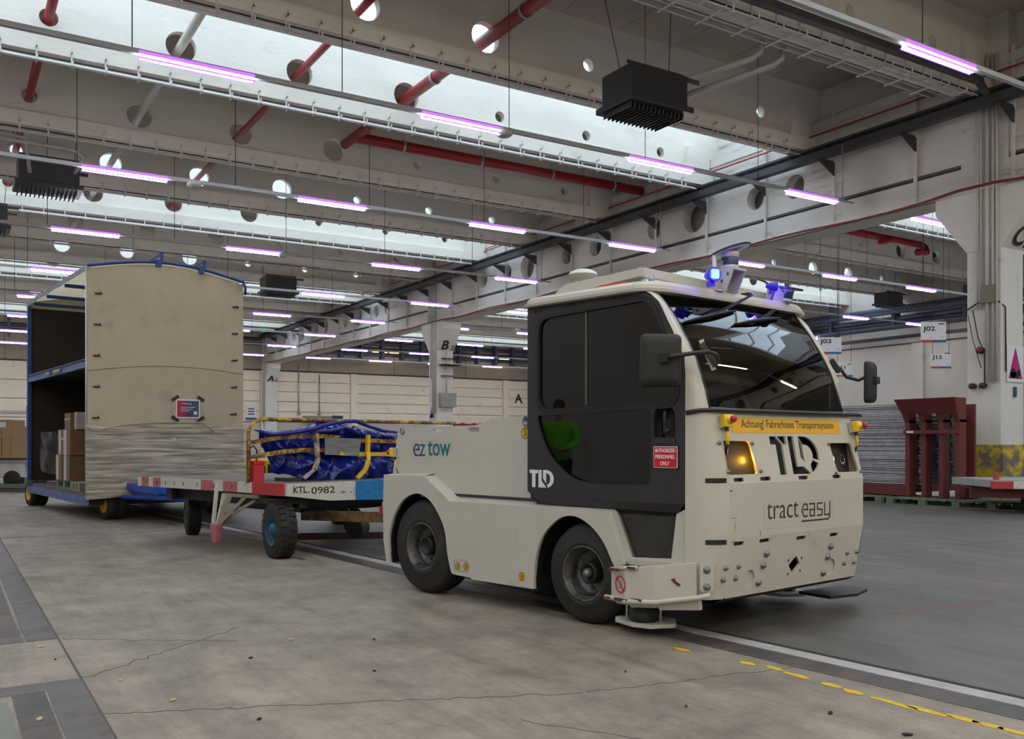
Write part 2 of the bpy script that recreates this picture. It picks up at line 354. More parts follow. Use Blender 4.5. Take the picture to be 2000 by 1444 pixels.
def beam(y0,kind,xa,xb,holes,label,near):
    top=10.35 if kind else 9.8
    M=basis((0,y0+.32,0),(1,0,0),(0,0,1))
    g=Geo(); g.plate([([(xa,8.5),(xb,8.5),(xb,8.97),(xb+.80,8.97),(xb+.80,top),(xa,top)] if xb<20 else [(xa,8.5),(xb,8.5),(xb,top),(xa,top)])]+[circle(x,8.9,r,20 if near else 14) for x,r in holes if xa<x<xb],.17,M)
    g.hexa([(xa,y0,8.2),(xb,y0,8.2),(xb,y0+.5,8.2),(xa,y0+.5,8.2)],[(xa,y0,8.5),(xb,y0,8.5),(xb,y0+.5,8.5),(xa,y0+.5,8.5)])
    g.box((xb-.9,y0+.02,8.5),(xb-.55,y0+.48,9.2))
    o=g.make('roof_beam',beam_m,tagd=dict(label=label,cat='roof beam',kind='structure'))
    if y0>-1:
        c=Geo(); c.cyl((xa,y0-.04,8.04),(xb-.75,y0-.04,8.04),.032,6); c.cyl((xa,y0-.13,8.0),(xb-.75,y0-.13,8.0),.016,6); c.make('conduit',conduit_m,o)
        c=Geo(); c.cyl((xa,y0-.0,8.12),(xb-.75,y0-.0,8.12),.016,5); c.make('cable',black_m,o)
        x=xa+.3; far=[]
        while x<xb-.9:
            if near and x>-1:
                cc=bpy.data.objects.new('cable_clip',clip_mesh); link(cc,o); cc.location=(x,y0-.012,8.2)
            elif near or y0<45: far.append(x)
            x+=.57
        if far and not near:
            c=Geo()
            for x in far: c.box((x-.014,y0-.03,8.0),(x+.014,y0-.01,8.27)); c.box((x-.014,y0-.17,7.98),(x+.014,y0,8.005))
            tag(c.make('cable_clips',conduit_m,o),kind='stuff')
    return o
for i,(y0,k) in enumerate(beams):
    lit=' lit white by the roof light in front of it' if k==2 else (' with daylight showing through its round holes' if k==1 else ' with dark round holes')
    near = 10<y0<28
    beam(y0,k,X0,GX-.02,HOLES,f'{ords[i]} concrete roof beam left of the girder counting away from the camera,{lit}'.replace(',',''),near)
    if y0>9: beam(y0,k,GX+.8,X1-.4,HOLES2,f'{ords[i]} concrete roof beam right of the girder counting away from the camera{lit}',False)
ys=[y for y,_ in beams]
ceil=Geo()
solid=[(Y0,ys[0])]
for i,(y0,k) in enumerate(beams):
    nxt=ys[i+1] if i+1<len(ys) else Y1
    if k!=1: solid.append((y0,nxt))
for a,b in solid: ceil.box((X0,a+.3,9.9),(X1,b+.3,10.05))
ceiling=ceil.make('ceiling',soffit_m,tagd=dict(label='grey concrete roof slab between the beams',cat='ceiling',kind='structure'))
pm=Geo().box((-.74,-1.93,9.8),(.74,1.93,9.9)).make('ceiling_panel',soffit_m); pmesh=pm.data; bpy.data.objects.remove(pm)
for a,b in solid:
    if a>5 and b<31:
        n=int(30/1.5); yc=(a+.5+b+.3)/2; kx=(b-a-.25)/3.86
        for i in range(26):
            x=-9+1.5*i+.75
            if x>X1-1: break
            p=bpy.data.objects.new('ceiling_panel',pmesh); link(p,ceiling); p.location=(x,yc,0); p.scale=(1,kx,1)
        Geo().box((X0,a+.3,9.88),(X1,b+.3,9.93)).make('joint',dsteel_m,ceiling)
wn=0
for i,(y0,k) in enumerate(beams):
    if k==1:
        wn+=1
        o=Geo().box((X0,y0+.3,10.36),(X1,y0+3.9,10.40)).make(f'window_{wn}',glaz_m,tagd=dict(label=f'{ords[wn-1]} long frosted roof light counting away from the camera',cat='roof light',kind='structure'))
        c=Geo()
        x=X0
        while x<X1: c.box((x-.03,y0+.3,10.28),(x+.03,y0+3.9,10.35)); x+=1.5
        c.make('glazing_bar',beam_m,o)
# one more roof light behind the camera lights the near floor
for yb in (-9.4,-21.7)[:1]:
    wn+=1; Geo().box((X0,yb,9.75),(X1,yb+3.2,9.8)).make(f'window_{wn}',glaz_m,tagd=dict(label='long frosted roof light behind the camera',cat='roof light',kind='structure'))

# ---- girder
def gholes():
    H=[]
    for c in (10.68-24.67,10.68,35.35):
        for dy,r in [(4.9,.30),(6.2,.30),(8.5,.45),(10.2,.32),(13.1,.32),(14.7,.32),(17.2,.45),(18.6,.3),(20.4,.3)]: H.append((c+dy,r))
    return [h for h in H if Y0+1<h[0]<59.3 and not any(abs(h[0]-c)<1.6 for c in (10.68,35.35))]
M=basis((GX+.04,0,0),(0,1,0),(0,0,1))      # plate in the YZ plane, thickness toward +X
g=Geo(); g.plate([[(Y0,6.97),(59.9,6.97),(59.9,8.95),(Y0,8.95)]]+[circle(y,7.56,r,22) for y,r in gholes()],.3,M)
g.box((GX,Y0,6.32),(GX+.8,59.9,6.86)); g.box((GX,Y0,8.75),(GX+.8,59.9,8.95)); g.box((GX-.05,Y0,6.32),(GX+.05,59.9,6.40))
g.box((GX+.62,Y0,6.8),(GX+.8,59.9,8.8)); g.box((GX+.3,Y0,8.95),(GX+.45,59.9,9.9))
gird=g.make('main_girder',girder_m,tagd=dict(label='long white concrete girder with round holes running back over the tractor',cat='girder',kind='structure'))
Geo().box((GX+.22,Y0,6.86),(GX+.3,59.8,6.97)).make('dark_recess_back',dsteel_m,gird)  # dark backing puts the shade of the recess into its colour
# columns
def column(yc,label,letters,near):
    root=empty('column',(GX,yc,0),label=label,cat='column',kind='structure')
    M=basis((0,0,0),(0,1,0),(0,0,1))
    Geo().box((0,-.36,0),(.8,.36,5.2)).make('shaft',col_m,root,bevel=.02)
    Geo().plate([[(-.36,5.1),(.36,5.1),(1.05,6.0),(1.05,6.32),(-1.05,6.32),(-1.05,6.0)]],.84,M,z0=-.02).make('capital',col_m,root)
    Geo().box((.02,-.5,6.32),(.8,.5,9.8)).make('upper_shaft',girder_m,root)
    sl=Vector((0,-.69,.9)).normalized(); org=Vector((.14,-.36,5.1))+sl*.1+Vector((0,-.02,-.01))
    g=Geo()
    text_geo(g,letters[0],.62,basis(org,(1,0,0),sl),bold=.012,ex=.006); text_geo(g,letters[1],.33,basis(org+Vector((.48,0,0))-sl*.02,(1,0,0),sl),bold=.004,ex=.006)
    g.make('stencilled_letters',black_m,root)
    g=Geo()
    for dy,r in ((-.3,.028),(-.22,.028),(-.1,.04),(.03,.022),(.1,.022)): g.cyl((-.05,dy,2.4 if dy<0 else 3.9),(-.05,dy,9.0),r,6)
    g.make('conduit',conduit_m,root)
    return root
cC=column(10.68,'near white column marked C 2 with a yellow painted base at the right edge','C2',True)
cB=column(35.35,'white column marked B 2 standing between trailer and tractor cab','B2',True)
cA=column(60.0,'pale column marked A 2 against the far wall','A2',False)
column(-13.99,'column behind the camera at the end of the girder','D2',False) if False else None
ybase=mat('worn_yellow_base_paint',(.55,.42,.02),.7,var=.15,vscale=3,dirt=(.15,.125,.10),dscale=2.6,damt=.52)
Geo().box((-.1,-.46,0),(.9,.46,1.13)).make('painted_base',ybase,cC,bevel=.02)
boxm=mat('grey_enclosure',(.30,.30,.28),.5,var=.15)
Geo().box((-.13,-.28,4.0),(-.0,-.02,4.35)).make('junction_box',mat('olive_box',(.18,.18,.13),.6),cC)
mag=mat('magenta_print',(.42,.01,.18),.5); wpaper=mat('white_print',(.72,.72,.74),.5,var=.03)
def tri_sign(parent,M):
    o=Geo().plate([rect(-.3,-.32,.3,.42)],.01,M).make('pictogram_sheet',wpaper,parent)
    Geo().plate([[(-.25,-.25),(.25,-.25),(0,.38)]],.004,M,z0=.01).make('magenta_triangle',mag,o)
    Geo().plate([circle(-.08,-.14,.1),],.003,M,z0=.014).plate([rect(-.2,-.24,.1,-.12)],.003,M,z0=.014).plate([circle(.12,-.13,.07)],.003,M,z0=.0145).make('dark_silhouette',black_m,o)
tri_sign(cC,basis((.47,-.375,2.72),(1,0,0),(0,0,1)))
tri_sign(cB,basis((-.01,.03,2.45),(0,-1,0),(0,0,1)))
Geo().box((.1,-.56,2.68),(.86,-.36,3.28)).make('distribution_box',boxm,cB,bevel=.01)
g=Geo(); g.cyl((.42,-.46,3.28),(.42,-.46,5.05),.03); g.make('conduit',conduit_m,cB)
g=Geo()
for k in range(9): g.bar((.2+.1*k,-.75,4.48+.02*math.sin(k)),(.1+.1*k,-.4,4.5),.07,.03)
g.box((.15,-.6,4.45),(.95,-.42,4.52)); g.box((.2,-.5,4.0),(.75,-.4,4.04)); g.box((.2,-.5,4.75),(.75,-.4,4.79)); g.make('lamp_bracket',dsteel_m,cB)
Geo().box((.42,-.40,2.1),(.50,-.37,2.3)).make('blue_tag',mat('teal_plastic',(.02,.09,.12),.5),cC)
g=Geo(); g.tube([(-.06,-.05,2.35),(-.06,-.05,3.0),(-.06,.08,3.3),(-.06,.2,3.9)],.012,6); g.tube([(-.04,.36,3.9),(-.06,.1,4.02),(-.06,-.3,4.05),(.1,-.39,3.9),(.12,-.39,2.6)],.015,6); g.tube([(-.06,.3,3.8),(-.06,.2,3.3),(-.06,.02,2.7)],.008,5); g.make('cable',black_m,cC)
g=Geo(); g.cyl((-.12,.03,3.05),(-.02,.03,3.05),.07,12); g.cyl((-.12,-.02,2.33),(0,-.02,2.33),.06,12); g.cyl((-.12,.2,2.33),(0,.2,2.33),.06,12); g.make('socket',dsteel_m,cC)
Geo().cyl((-.16,.03,3.05),(-.12,.03,3.05),.05,12).make('red_socket_ring',red_m,cC)

# steel on the girder
tb=Geo().box((GX-.62,Y0,7.83),(GX-.4,59,8.0)).make('service_beam',dsteel_m,tagd=dict(label='dark steel service beam carried on brackets along the white girder',cat='steel beam'))
y=1.95
g0=Geo(); g0.plate([[(0,0),(.6,0),(.6,-.32)]],.03,basis((-.62,0,-.02),(1,0,0),(0,0,1))); g0.box((-.5,-.02,0),(0,.02,.02)); br=g0.make('bracket',dsteel_m); brm=br.data; bpy.data.objects.remove(br)
hg=Geo().box((-.05,-.03,-1.55),(0,.03,1.15)); 
for k in range(12): hg.box((-.055,-.012,-1.5+.14*k),(-.05,.012,-1.43+.14*k))
hg.box((-.05,-.015,-1.35),(-.03,-.2,-1.33))
hh=hg.make('hanger',girder_m); hgm=hh.data; bpy.data.objects.remove(hh)
for k in range(28):
    y=12.2+2.14*(k-5)
    if y>58 : break
    c=bpy.data.objects.new('bracket',brm); link(c,tb); c.location=(GX,y,7.83)
    c=bpy.data.objects.new('hanger',hgm); link(c,tb); c.location=(GX-.001,y,7.9)
ld=Geo(); ld.box((GX-.3,Y0,8.08),(GX-.27,59,8.13)).box((GX-.62,Y0,8.08),(GX-.59,59,8.13))
for k in range(170): ld.box((GX-.6,2+.34*k,8.09),(GX-.28,2.03+.34*k,8.11))
for k in range(6): ld.cyl((GX-.55+.05*k,Y0,8.125),(GX-.55+.05*k,59,8.125),.014,5)
ld.make('cable_ladder',dsteel_m,tagd=dict(label='black cable ladder carrying cables along the top of the girder',cat='cable tray'))
p=Geo(); p.cyl((GX-.1,Y0,8.6),(GX-.1,59,8.6),.02,6); p.make('sprinkler_pipe',red_m,tagd=dict(label='thin red sprinkler pipe running along the upper girder',cat='pipe'))
g=Geo()
P=[(GX-.08,y,6.33+.03*math.sin(y*1.3)+(.0 if abs(y-10.68)>1 else .05)) for y in [i*.8 for i in range(75)]]
P=[p for p in P if 1]; g.tube([(x-.03,y,z) for x,y,z in P],.025,6); g.make('red_cable',mat('dark_red_cable',(.20,.015,.02),.5),tagd=dict(label='dark red cable clipped along the bottom edge of the white girder',cat='cable'))

# ---- suspended light tracks
trk_m=mat('light_track_metal',(.50,.51,.53),.4,.2,var=.04)
lampg=Geo().box((0,-.043,-.076),(1.56,.043,-.022)); lo=lampg.make('lamp',led_m); lamp_mesh=lo.data; bpy.data.objects.remove(lo)
vg=Geo().box((-.02,-.054,-.084),(1.58,-.044,-.060)).box((-.02,.044,-.084),(1.58,.054,-.060)).box((-.02,-.052,-.022),(1.58,-.036,.026)).box((-.02,.036,-.022),(1.58,.052,.026)); lo=vg.make('violet_fringe',ledv_m); v_mesh=lo.data; bpy.data.objects.remove(lo)  # glowing strips imitate the violet lens fringe around each lamp
rows=[7.6,13.4,19.5,25.5,31.8,37.9,44.0,50.1,56.2]
wl0=Geo().box((0,-.05,-.072),(1.56,.05,-.022)).make('lamp',warm_m); warm_mesh=wl0.data; bpy.data.objects.remove(wl0)
def track(i,Y,xa,xb,starts,side):
    z=6.56
    o=Geo().box((xa,Y-.035,z-.02),(xb,Y+.035,z+.05)).make('light_track',trk_m,tagd=dict(label=f'{ords[i]} suspended strip-light row from the camera, {side} of the girder',cat='light fitting',group='suspended rows of strip lights'))
    for s in starts:
        l=bpy.data.objects.new('lamp',lamp_mesh); link(l,o); l.location=(s,Y,z)
        e=bpy.data.objects.new('violet_fringe',v_mesh); link(e,l)
    x=xa+.8
    while x<xb-1:
        Geo().cyl((x,Y,z+.05),(x,Y,9.8),.008,4).make('hanging_wire',dsteel_m,o); x+=3.05
    if side=='left':
        g=Geo(); g.cyl((xb-.02,Y,z+.05),(xb-.02,Y,7.85),.014,6); g.cyl((xb-.02,Y,z+.03),(xb+.35,Y,z+.03),.02,6); g.make('end_hanger',steel_m,o)
        g=Geo(); g.lathe([(.02,.06),(.14,.05),(.15,-.02),(.1,-.06),(0,-.07)],16,Matrix.Translation((8.2 if i%2 else 4.4,Y,z-.05))); g.make('detector',conduit_m,o)
for i,Y in enumerate(rows):
    track(i,Y,-10.8,17.1,[2.3+4.33*k for k in range(-3,4)],'left')
    if i: track(i,Y,19.2,38.1,[19.62+4.33*k for k in range(5)],'right')

for Y,lab in ((1.0,'warm strip-light row passing over the camera'),(-4.9,'warm strip-light row behind the camera'),(-10.8,'warm strip-light row beside the back wall')):
    o=Geo().box((-10.8,Y-.035,6.54),(17.1,Y+.035,6.61)).make('light_track',trk_m,tagd=dict(label=lab,cat='light fitting'))
    for k in range(-3,4):
        l=bpy.data.objects.new('lamp',warm_mesh); link(l,o); l.location=(2.3+4.33*k,Y,6.56)
    for k in range(7): Geo().cyl((-8+4*k,Y,6.61),(-8+4*k,Y,9.8),.008,4).make('hanging_wire',dsteel_m,o)
# ---- pipes through the beams
def pipe(pts,r,m,label,collars=0,name='ceiling_pipe'):
    root=Geo().tube(pts,r,14).make(name,m,tagd=dict(label=label,cat='pipe'))
    return root
pipe([(1.62,3,8.9),(1.62,45,8.9)],.085,red_m,'red pipe running back through the small holes at far left')
pw=pipe([(3.93,3,8.9),(3.93,36,8.9)],.085,mat('white_pipe_lagging',(.62,.60,.55),.6),'white lagged pipe running back through the large roof beam holes')
pipe([(6.31,3,8.9),(6.31,33,8.9)],.075,red_m,'slim red pipe running back right of the white pipe')
pr=pipe([(8.76,2,8.84),(8.76,22.2,8.84)],.12,red_m,'thick red pipe running back to the branch in front of the third dark beam')
pb=pipe([(8.76,21.3,8.76),(17.9,21.3,8.76)],.13,red_m,'thick red pipe running sideways to the girder')
for x in (10,12.3,14.6,16.8): Geo().lathe([(.13,-.03),(.15,-.03),(.15,.03),(.13,.03)],14,basis((x,21.3,8.76),(0,1,0),(0,0,1),(1,0,0)),True).cyl((x,21.3,8.9),(x,21.3,9.8),.01,5).make('pipe_clamp',steel_m,pb)
for yy in (13.6,17.1,19.8): Geo().lathe([(.12,-.03),(.145,-.03),(.145,.03),(.12,.03)],14,basis((8.76,yy,8.84),(1,0,0),(0,0,1),(0,-1,0)),True).cyl((8.76,yy,8.96),(8.76,yy,9.8),.01,5).make('pipe_clamp',steel_m,pr)
g=Geo().cyl((27.2,21.2,8.7),(31.6,21.2,8.66),.13,12); g.tube([(31.6,21.2,8.66),(31.8,21.2,8.6),(31.75,21.1,8.4),(31.2,21.1,8.34)],.13,12); g.cyl((28.3,20.6,8.3),(30.7,21.6,8.85),.09,10); g.cyl((19,21.2,8.7),(27.2,21.2,8.7),.13,12); g.make('ceiling_pipe',red_m,tagd=dict(label='red pipe with an elbow and side branch beyond the girder',cat='pipe'))
pipe([(23,18,8.9),(23,40,8.9)],.09,red_m,'red pipe running back through the beams beyond the girder')
pipe([(25.4,18,8.9),(25.4,40,8.9)],.09,red_m,'second red pipe running back beyond the girder, just right of the first')
# thin sprinkler lines hung under the slabs
def sprk(y,xa,xb,label,z=9.45):
    g=Geo().cyl((xa,y,z),(xb,y,z),.02,6)
    x=xb
    while x>xa: g.cyl((x,y,z),(x,y,9.86),.008,4); g.lathe([(.0,0),(.025,0),(.02,-.08),(0,-.09)],6,Matrix.Translation((x,y,z+.11))); x-=1.6
    g.make('sprinkler_pipe',red_m,tagd=dict(label=label,cat='pipe'))
sprk(12.6,4,15.6,'thin red sprinkler line under the slab above the black heater'); sprk(8.7,8,13.2,'thin red sprinkler line under the slab at top right'); sprk(20.9,9,17,'thin red sprinkler line behind the bright beam',9.45)
# grey heating pipe under the first dark beam, dark channel and heater feeds
hp=Geo().cyl((2,11.35,8.4),(17.3,11.35,8.36),.085,12).make('heating_pipe',mat('grey_pipe_lagging',(.33,.325,.32),.55),tagd=dict(label='grey heating pipe under the slab with two branches to the black heater',cat='pipe'))
for (x,hx,hy) in ((12.3,10.95,12.1),(12.85,11.3,12.45)):
    g=Geo().tube([(x,11.35,8.36),(x,11.4,8.12),(x-.08,11.5,8.02),(hx,hy,7.5 if hx<11.2 else 7.42)],.06,10); g.make('branch_pipe',mat('grey_pipe_lagging',(.33,.325,.32)),hp)
dc=Geo().box((2,10.02,8.06),(16.9,10.16,8.18)).bar((16.85,10.09,8.1),(17.3,10.2,7.98),.12,.1).make('cable_channel',dsteel_m,tagd=dict(label='dark steel channel under the nearest dark beam, dropping to the service beam',cat='steel channel'))
g=Geo()
for k in range(16):
    x=4+.82*k; g.box((x,10.55,8.09),(x+.025,11.2,8.115))
for y in (10.62,10.75,10.95,11.15): g.cyl((3,y,8.14),(17,y,8.14),.012,5)
g.make('wire_tray',conduit_m,tagd=dict(label='pale open wire tray beside the dark channel at top right',cat='cable tray'))
# heaters
def heater(x,y,z,label,s=1,flip=1):
    o=Geo().box((-.62,-.42,-.3),(.62,.42,.3)).box((-.7,-.5,-.36),(.7,.5,-.26)).make('air_heater',black_m,bevel=.015,tagd=dict(label=label,cat='heater')); o.location=(x,y,z); o.scale=(s,s,s)
    g=Geo()
    for k in range(14): g.bar((-.6+.09*k,-.36,-.36),(-.62+.09*k,-.36,-.46),.012,.02).bar((-.6+.09*k,.36,-.36),(-.62+.09*k,.36,-.46),.012,.02).box((-.605+.09*k,-.36,-.45),(-.6+.09*k,.36,-.36))
    g.make('louvre',dsteel_m,o)
    g=Geo()
    for a,b in ((-.55,-.4),(.55,-.4)): g.cyl((a,0,.3),(a*1.7-.2,.1,(9.93-z)/s),.009,4)
    g.box((-.62,-.3,.33),(.62,-.26,.37)).box((.62,-.42,.2),(.9,-.38,.28)).box((.62,.38,.2),(.9,.42,.28)); g.make('hanger_frame',dsteel_m,o)
    return o
heater(10.45,12.35,7.3,'black hanging air heater above the tractor, right of the bright beam')
h2=heater(2.05,23.6,7.35,'black hanging air heater with pipe loop at the left edge')
Geo().tube([(-1.5,-.6,.55),(.45,-.6,.5),(.7,-.6,.4),(.45,-.3,-.1)],.05,8).tube([(-1.5,-.6,.7),(-.5,-.6,.62),(-.4,-.4,-.1)],.05,8).make('pipe_loop',mat('grey_pipe_lagging',(.33,.325,.32)),h2)
heater(.9,29.5,7.5,'smaller black heater further back at the left edge')
heater(11.4,36,7.45,'black heater with two grey pipes above the tall trailer')
heater(33.8,24.2,7.2,'black heater hanging beyond the girder above the hanging bay signs',.8)
# pipe rack along the right wall and along the far end
dbl=mat('dark_blue_steel',(.05,.055,.09),.55,var=.2)
def rack(name,pts_fn,label,n,step):
    o=empty(name,(0,0,0),label=label,cat='pipe rack'); g=Geo()
    return o
r1=Geo()
for y,z,r in ((0,7.5,.16),(0,7.05,.12),(0,6.85,.08)): r1.cyl((38.6,Y0+.1,z),(38.6,57,z),r,10)
for k in range(14): r1.box((38.4,2+3.6*k,6.65),(38.9,2.15+3.6*k,8.15))
r1.box((38.2,Y0+.1,7.25),(38.4,57,7.4)); r1.box((38.2,Y0+.1,6.6),(39,57,6.72))
r1.make('pipe_rack',dbl,tagd=dict(label='dark pipe rack running along the top of the right wall',cat='pipe rack'))
r1=Geo()
for z,r in ((7.85,.16),(7.45,.14),(7.1,.14)): r1.cyl((19,57.6,z),(37.8,57.6,z),r,10)
for k in range(12): r1.box((19.3+1.5*k,57.3,6.8),(19.5+1.5*k,57.8,8.4))
[r1.box((19.37+1.5*k,57.5,8.4),(19.43+1.5*k,57.6,9.88)) for k in range(12)]
r1.make('pipe_rack',dbl,tagd=dict(label='blue-grey pipe rack under the last roof light at the far wall',cat='pipe rack'))
r2=Geo()
for z,r in ((7.7,.12),(7.4,.1)): r2.cyl((2,57.8,z),(17.2,57.8,z),r,8)
for k in range(9): r2.box((3+1.6*k,57.5,7.0),(3.15+1.6*k,57.9,8.3))
r2.make('pipe_rack',dbl,tagd=dict(label='grey pipe rack at the far wall left of the girder',cat='pipe rack'))
yw=emis('warm_lit_window',(1.0,.78,.42),1.1)
for k,x in enumerate((25.6,26.9,34.0,36.0)): Geo().box((x,59.5,7.2),(x+1.1,59.6,7.55)).make(f'window_{wn+1+k}',yw,tagd=dict(label=f'{ords[k]} small warm-lit pane from the left behind the far pipe rack',cat='window',kind='structure'))
ex=Geo().box((17.2,57.9,8.2),(17.85,58,8.52)).make('exit_sign',mat('exit_green',(.02,.30,.16),.4,emit=(.03,.5,.25),es=.4),tagd=dict(label='small green emergency exit sign hanging at the far end',cat='exit sign'))
Geo().plate([rect(-.14,-.02,.14,.02),],.01,basis((17.5,57.9,8.36),(1,0,0),(0,0,1))).plate([[(-.16,.0),(-.08,.08),(-.08,-.08)]],.01,basis((17.5,57.9,8.36),(1,0,0),(0,0,1))).make('arrow',wpaper,ex)
# vertical drop pipes at the far wall
for x,za,zb in ((20.44,3.08,6.3),(21.9,3.1,5.75)):
    g=Geo().cyl((x,Y1-.1,za),(x,Y1-.1,zb),.04,6); g.lathe([(0,0),(.1,0),(.1,.2),(0,.2)],8,Matrix.Translation((x,Y1-.1,za-.1))); g.make('drop_pipe',steel_m,wf)
g=Geo().cyl((30.5,Y1-.3,2.45),(36,Y1-.3,2.4),.07,8)
for x in (33,34,34.6): g.lathe([(0,-.15),(.2,-.1),(.2,.1),(0,.15)],8,Matrix.Translation((x,Y1-.3,2.43)))
g.make('valve_pipe',red_m,tagd=dict(label='red pipe with valves along the far wall right of column B 2',cat='pipe'))
# ================================================================ TOW TRACTOR (local axes: u forward, w across to its right side, z up)
white_m=mat('tractor_white_paint',(.50,.485,.435),.38,var=.035,vscale=1.5,spec=.5)
whited_m=mat('tractor_white_paint_scuffed',(.50,.485,.435),.42,var=.05,vscale=2,dirt=(.40,.365,.30),dscale=3.2,damt=.36)
grey_m=mat('charcoal_cab_paint',(.027,.026,.030),.42,var=.06,vscale=3,bump=.05,bscale=300)
seal_m=mat('black_rubber_seal',(.010,.010,.011),.45,var=.1)
rub_m=mat('tyre_rubber',(.015,.014,.013),.78,var=.25,vscale=9,bump=.15,bscale=60,dirt=(.032,.027,.022),dscale=7,damt=.42)
rim_m=mat('dirty_steel_rim',(.11,.11,.11),.4,.5,var=.3,vscale=12,dirt=(.03,.026,.02),dscale=9,damt=.45)
bolt_m=mat('bolt_zinc',(.22,.23,.23),.4,.7,var=.15)
glass_m=tinted('tinted_side_glass',(.09,.09,.09),.02,1.5)
wsh_m=tinted('windscreen_glass',(.16,.17,.17),.02,1.5)
yel_m=mat('yellow_plastic',(.78,.52,.01),.45,var=.08); ysign=mat('yellow_sign_film',(.72,.40,.008),.5,var=.03); est_m=mat('red_button',(.42,.012,.03),.35)
rust_m=mat('rust_chip',(.10,.03,.015),.9,var=.3,vscale=30)
TO=site(-.702,7.14); tu=site(.6986,-.7156)
T=empty('tow_tractor',(TO[0],TO[1],0),math.atan2(tu[1],tu[0]),'white electric tow tractor with charcoal cab door and amber front lamp','tow tractor')
SM=lambda w=0.0: basis((0,w,0),(1,0,0),(0,0,1))      # side plane, +z of the plate goes outboard (-w)
# --- left side skirt
arR=catmull([(.375,.195),(.344,.215),(.301,.346),(.277,.493),(.228,.596),(.12,.717),(.009,.775),(-.104,.785),(-.242,.732),(-.35,.627),(-.415,.5),(-.439,.374),(-.425,.205)],3)
arF=catmull([(1.935,.40),(1.903,.45),(1.847,.545),(1.757,.635),(1.641,.695),(1.535,.705),(1.425,.665),(1.299,.55),(1.235,.396),(1.216,.182)],3)
outl=[(-.506,.925),(.024,.928),(.325,.745),(1.87,.751),(2.011,.426),(1.935,.40)]+arF[1:]+[(.58,.178),(.56,.19)]+arR+[(-.472,.212),(-.511,.382),(-.517,.652)]
Geo().plate([outl],.03,SM(.03)).make('side_skirt',whited_m,T)
g=Geo()
O_=[(-.506,.925),(.024,.928),(.325,.745),(1.87,.751),(2.011,.426)]
for (a,b) in zip(O_[:-1],O_[1:]):
    a1=(a[0],0.002,a[1]);b1=(b[0],0.002,b[1]);a2=(a[0],.12,a[1]+(.005 if a[0]<.2 else .02));b2=(b[0],.12,b[1]+.02)
    if a[0]<.01: pass
    g.add([a1,b1,b2,a2,(a[0],.002,a[1]-.012),(b[0],.002,b[1]-.012)],[(0,1,2,3),(0,4,5,1)])
g.make('skirt_ledge',white_m,T)
# wheel-arch liners and underbody
for ar in (arR,arF):
    g=Geo()
    for a,b in zip(ar[:-1],ar[1:]): g.add([(a[0],.02,a[1]),(b[0],.02,b[1]),(b[0],.34,b[1]),(a[0],.34,a[1])],[(0,1,2,3)])
    g.make('wheel_arch_liner',seal_m,T)
g=Geo().box((-.48,.34,.24),(2.45,1.50,.74)).box((.40,.06,.19),(1.2,.34,.73)).box((.40,1.5,.19),(1.2,1.8,.73)).box((-.3,.5,.30),(.3,1.35,.5)).box((1.95,.2,.26),(2.6,1.65,.5))
g.make('chassis',seal_m,T)
# --- upper rear body
up=[(-.45,1.308),(.505,1.32),(.60,1.338),(.681,1.365),(1.055,1.376),(1.14,1.376),(1.14,.75),(.25,.75),(-.53,.90)]
slots=[rect(.012,1.265,.123,1.30,.012),rect(.42,1.270,.542,1.303,.012),circle(-.39,1.283,.022),circle(1.043,1.341,.02)]
Geo().plate([up]+slots,.012,SM(.117)).make('upper_panel',white_m,T)
g=Geo().hexa([(-.53,.14,.75),(1.14,.14,.75),(1.14,1.75,.75),(-.53,1.75,.75)],[(-.44,.14,1.24),(1.14,.14,1.24),(1.14,1.75,1.24),(-.44,1.75,1.24)])
g.make('rear_body',white_m,T)
Geo().plate([up],.012,SM(1.76)).make('upper_panel',white_m,T)
Geo().plate([[(-.506,.925),(.024,.928),(.325,.745),(2.0,.75),(2.0,.2),(1.95,.4)]+arF[1:]+arR+[(-.472,.212),(-.517,.652)]],.03,SM(1.85)).make('side_skirt',whited_m,T)
Geo().box((-.52,.03,.60),(-.49,1.82,.92)).make('rear_panel',whited_m,T)
g=Geo().box((-.50,.8,.42),(-.62,1.05,.6)).box((-.62,.82,.44),(-.75,1.03,.48)).box((-.62,.82,.55),(-.75,1.03,.58)).cyl((-.7,.925,.40),(-.7,.925,.66),.02); g.make('tow_hitch',dsteel_m,T,)
g=Geo()
g.lathe([(.032,0),(.022,.004),(.022,.014)],16,basis((-.39,.105,1.283),(1,0,0),(0,0,1))); g.lathe([(.036,0),(.036,.012),(.026,.012),(.024,-.01),(0,-.012)],20,basis((1.05,.103,1.341),(1,0,0),(0,0,1))).make('fixing_ring',bolt_m,T)
# trim line
Geo().box((.247,.100,.775),(1.16,.108,.797)).make('trim_strip',mat('dark_purple_trim',(.03,.022,.045),.5),T)
# cab rear wall, floor
Geo().box((1.13,.06,.8),(1.16,1.79,2.13)).make('cab_rear_wall',grey_m,T)
Geo().box((1.16,.09,.74),(2.5,1.76,.80)).make('cab_floor',seal_m,T)
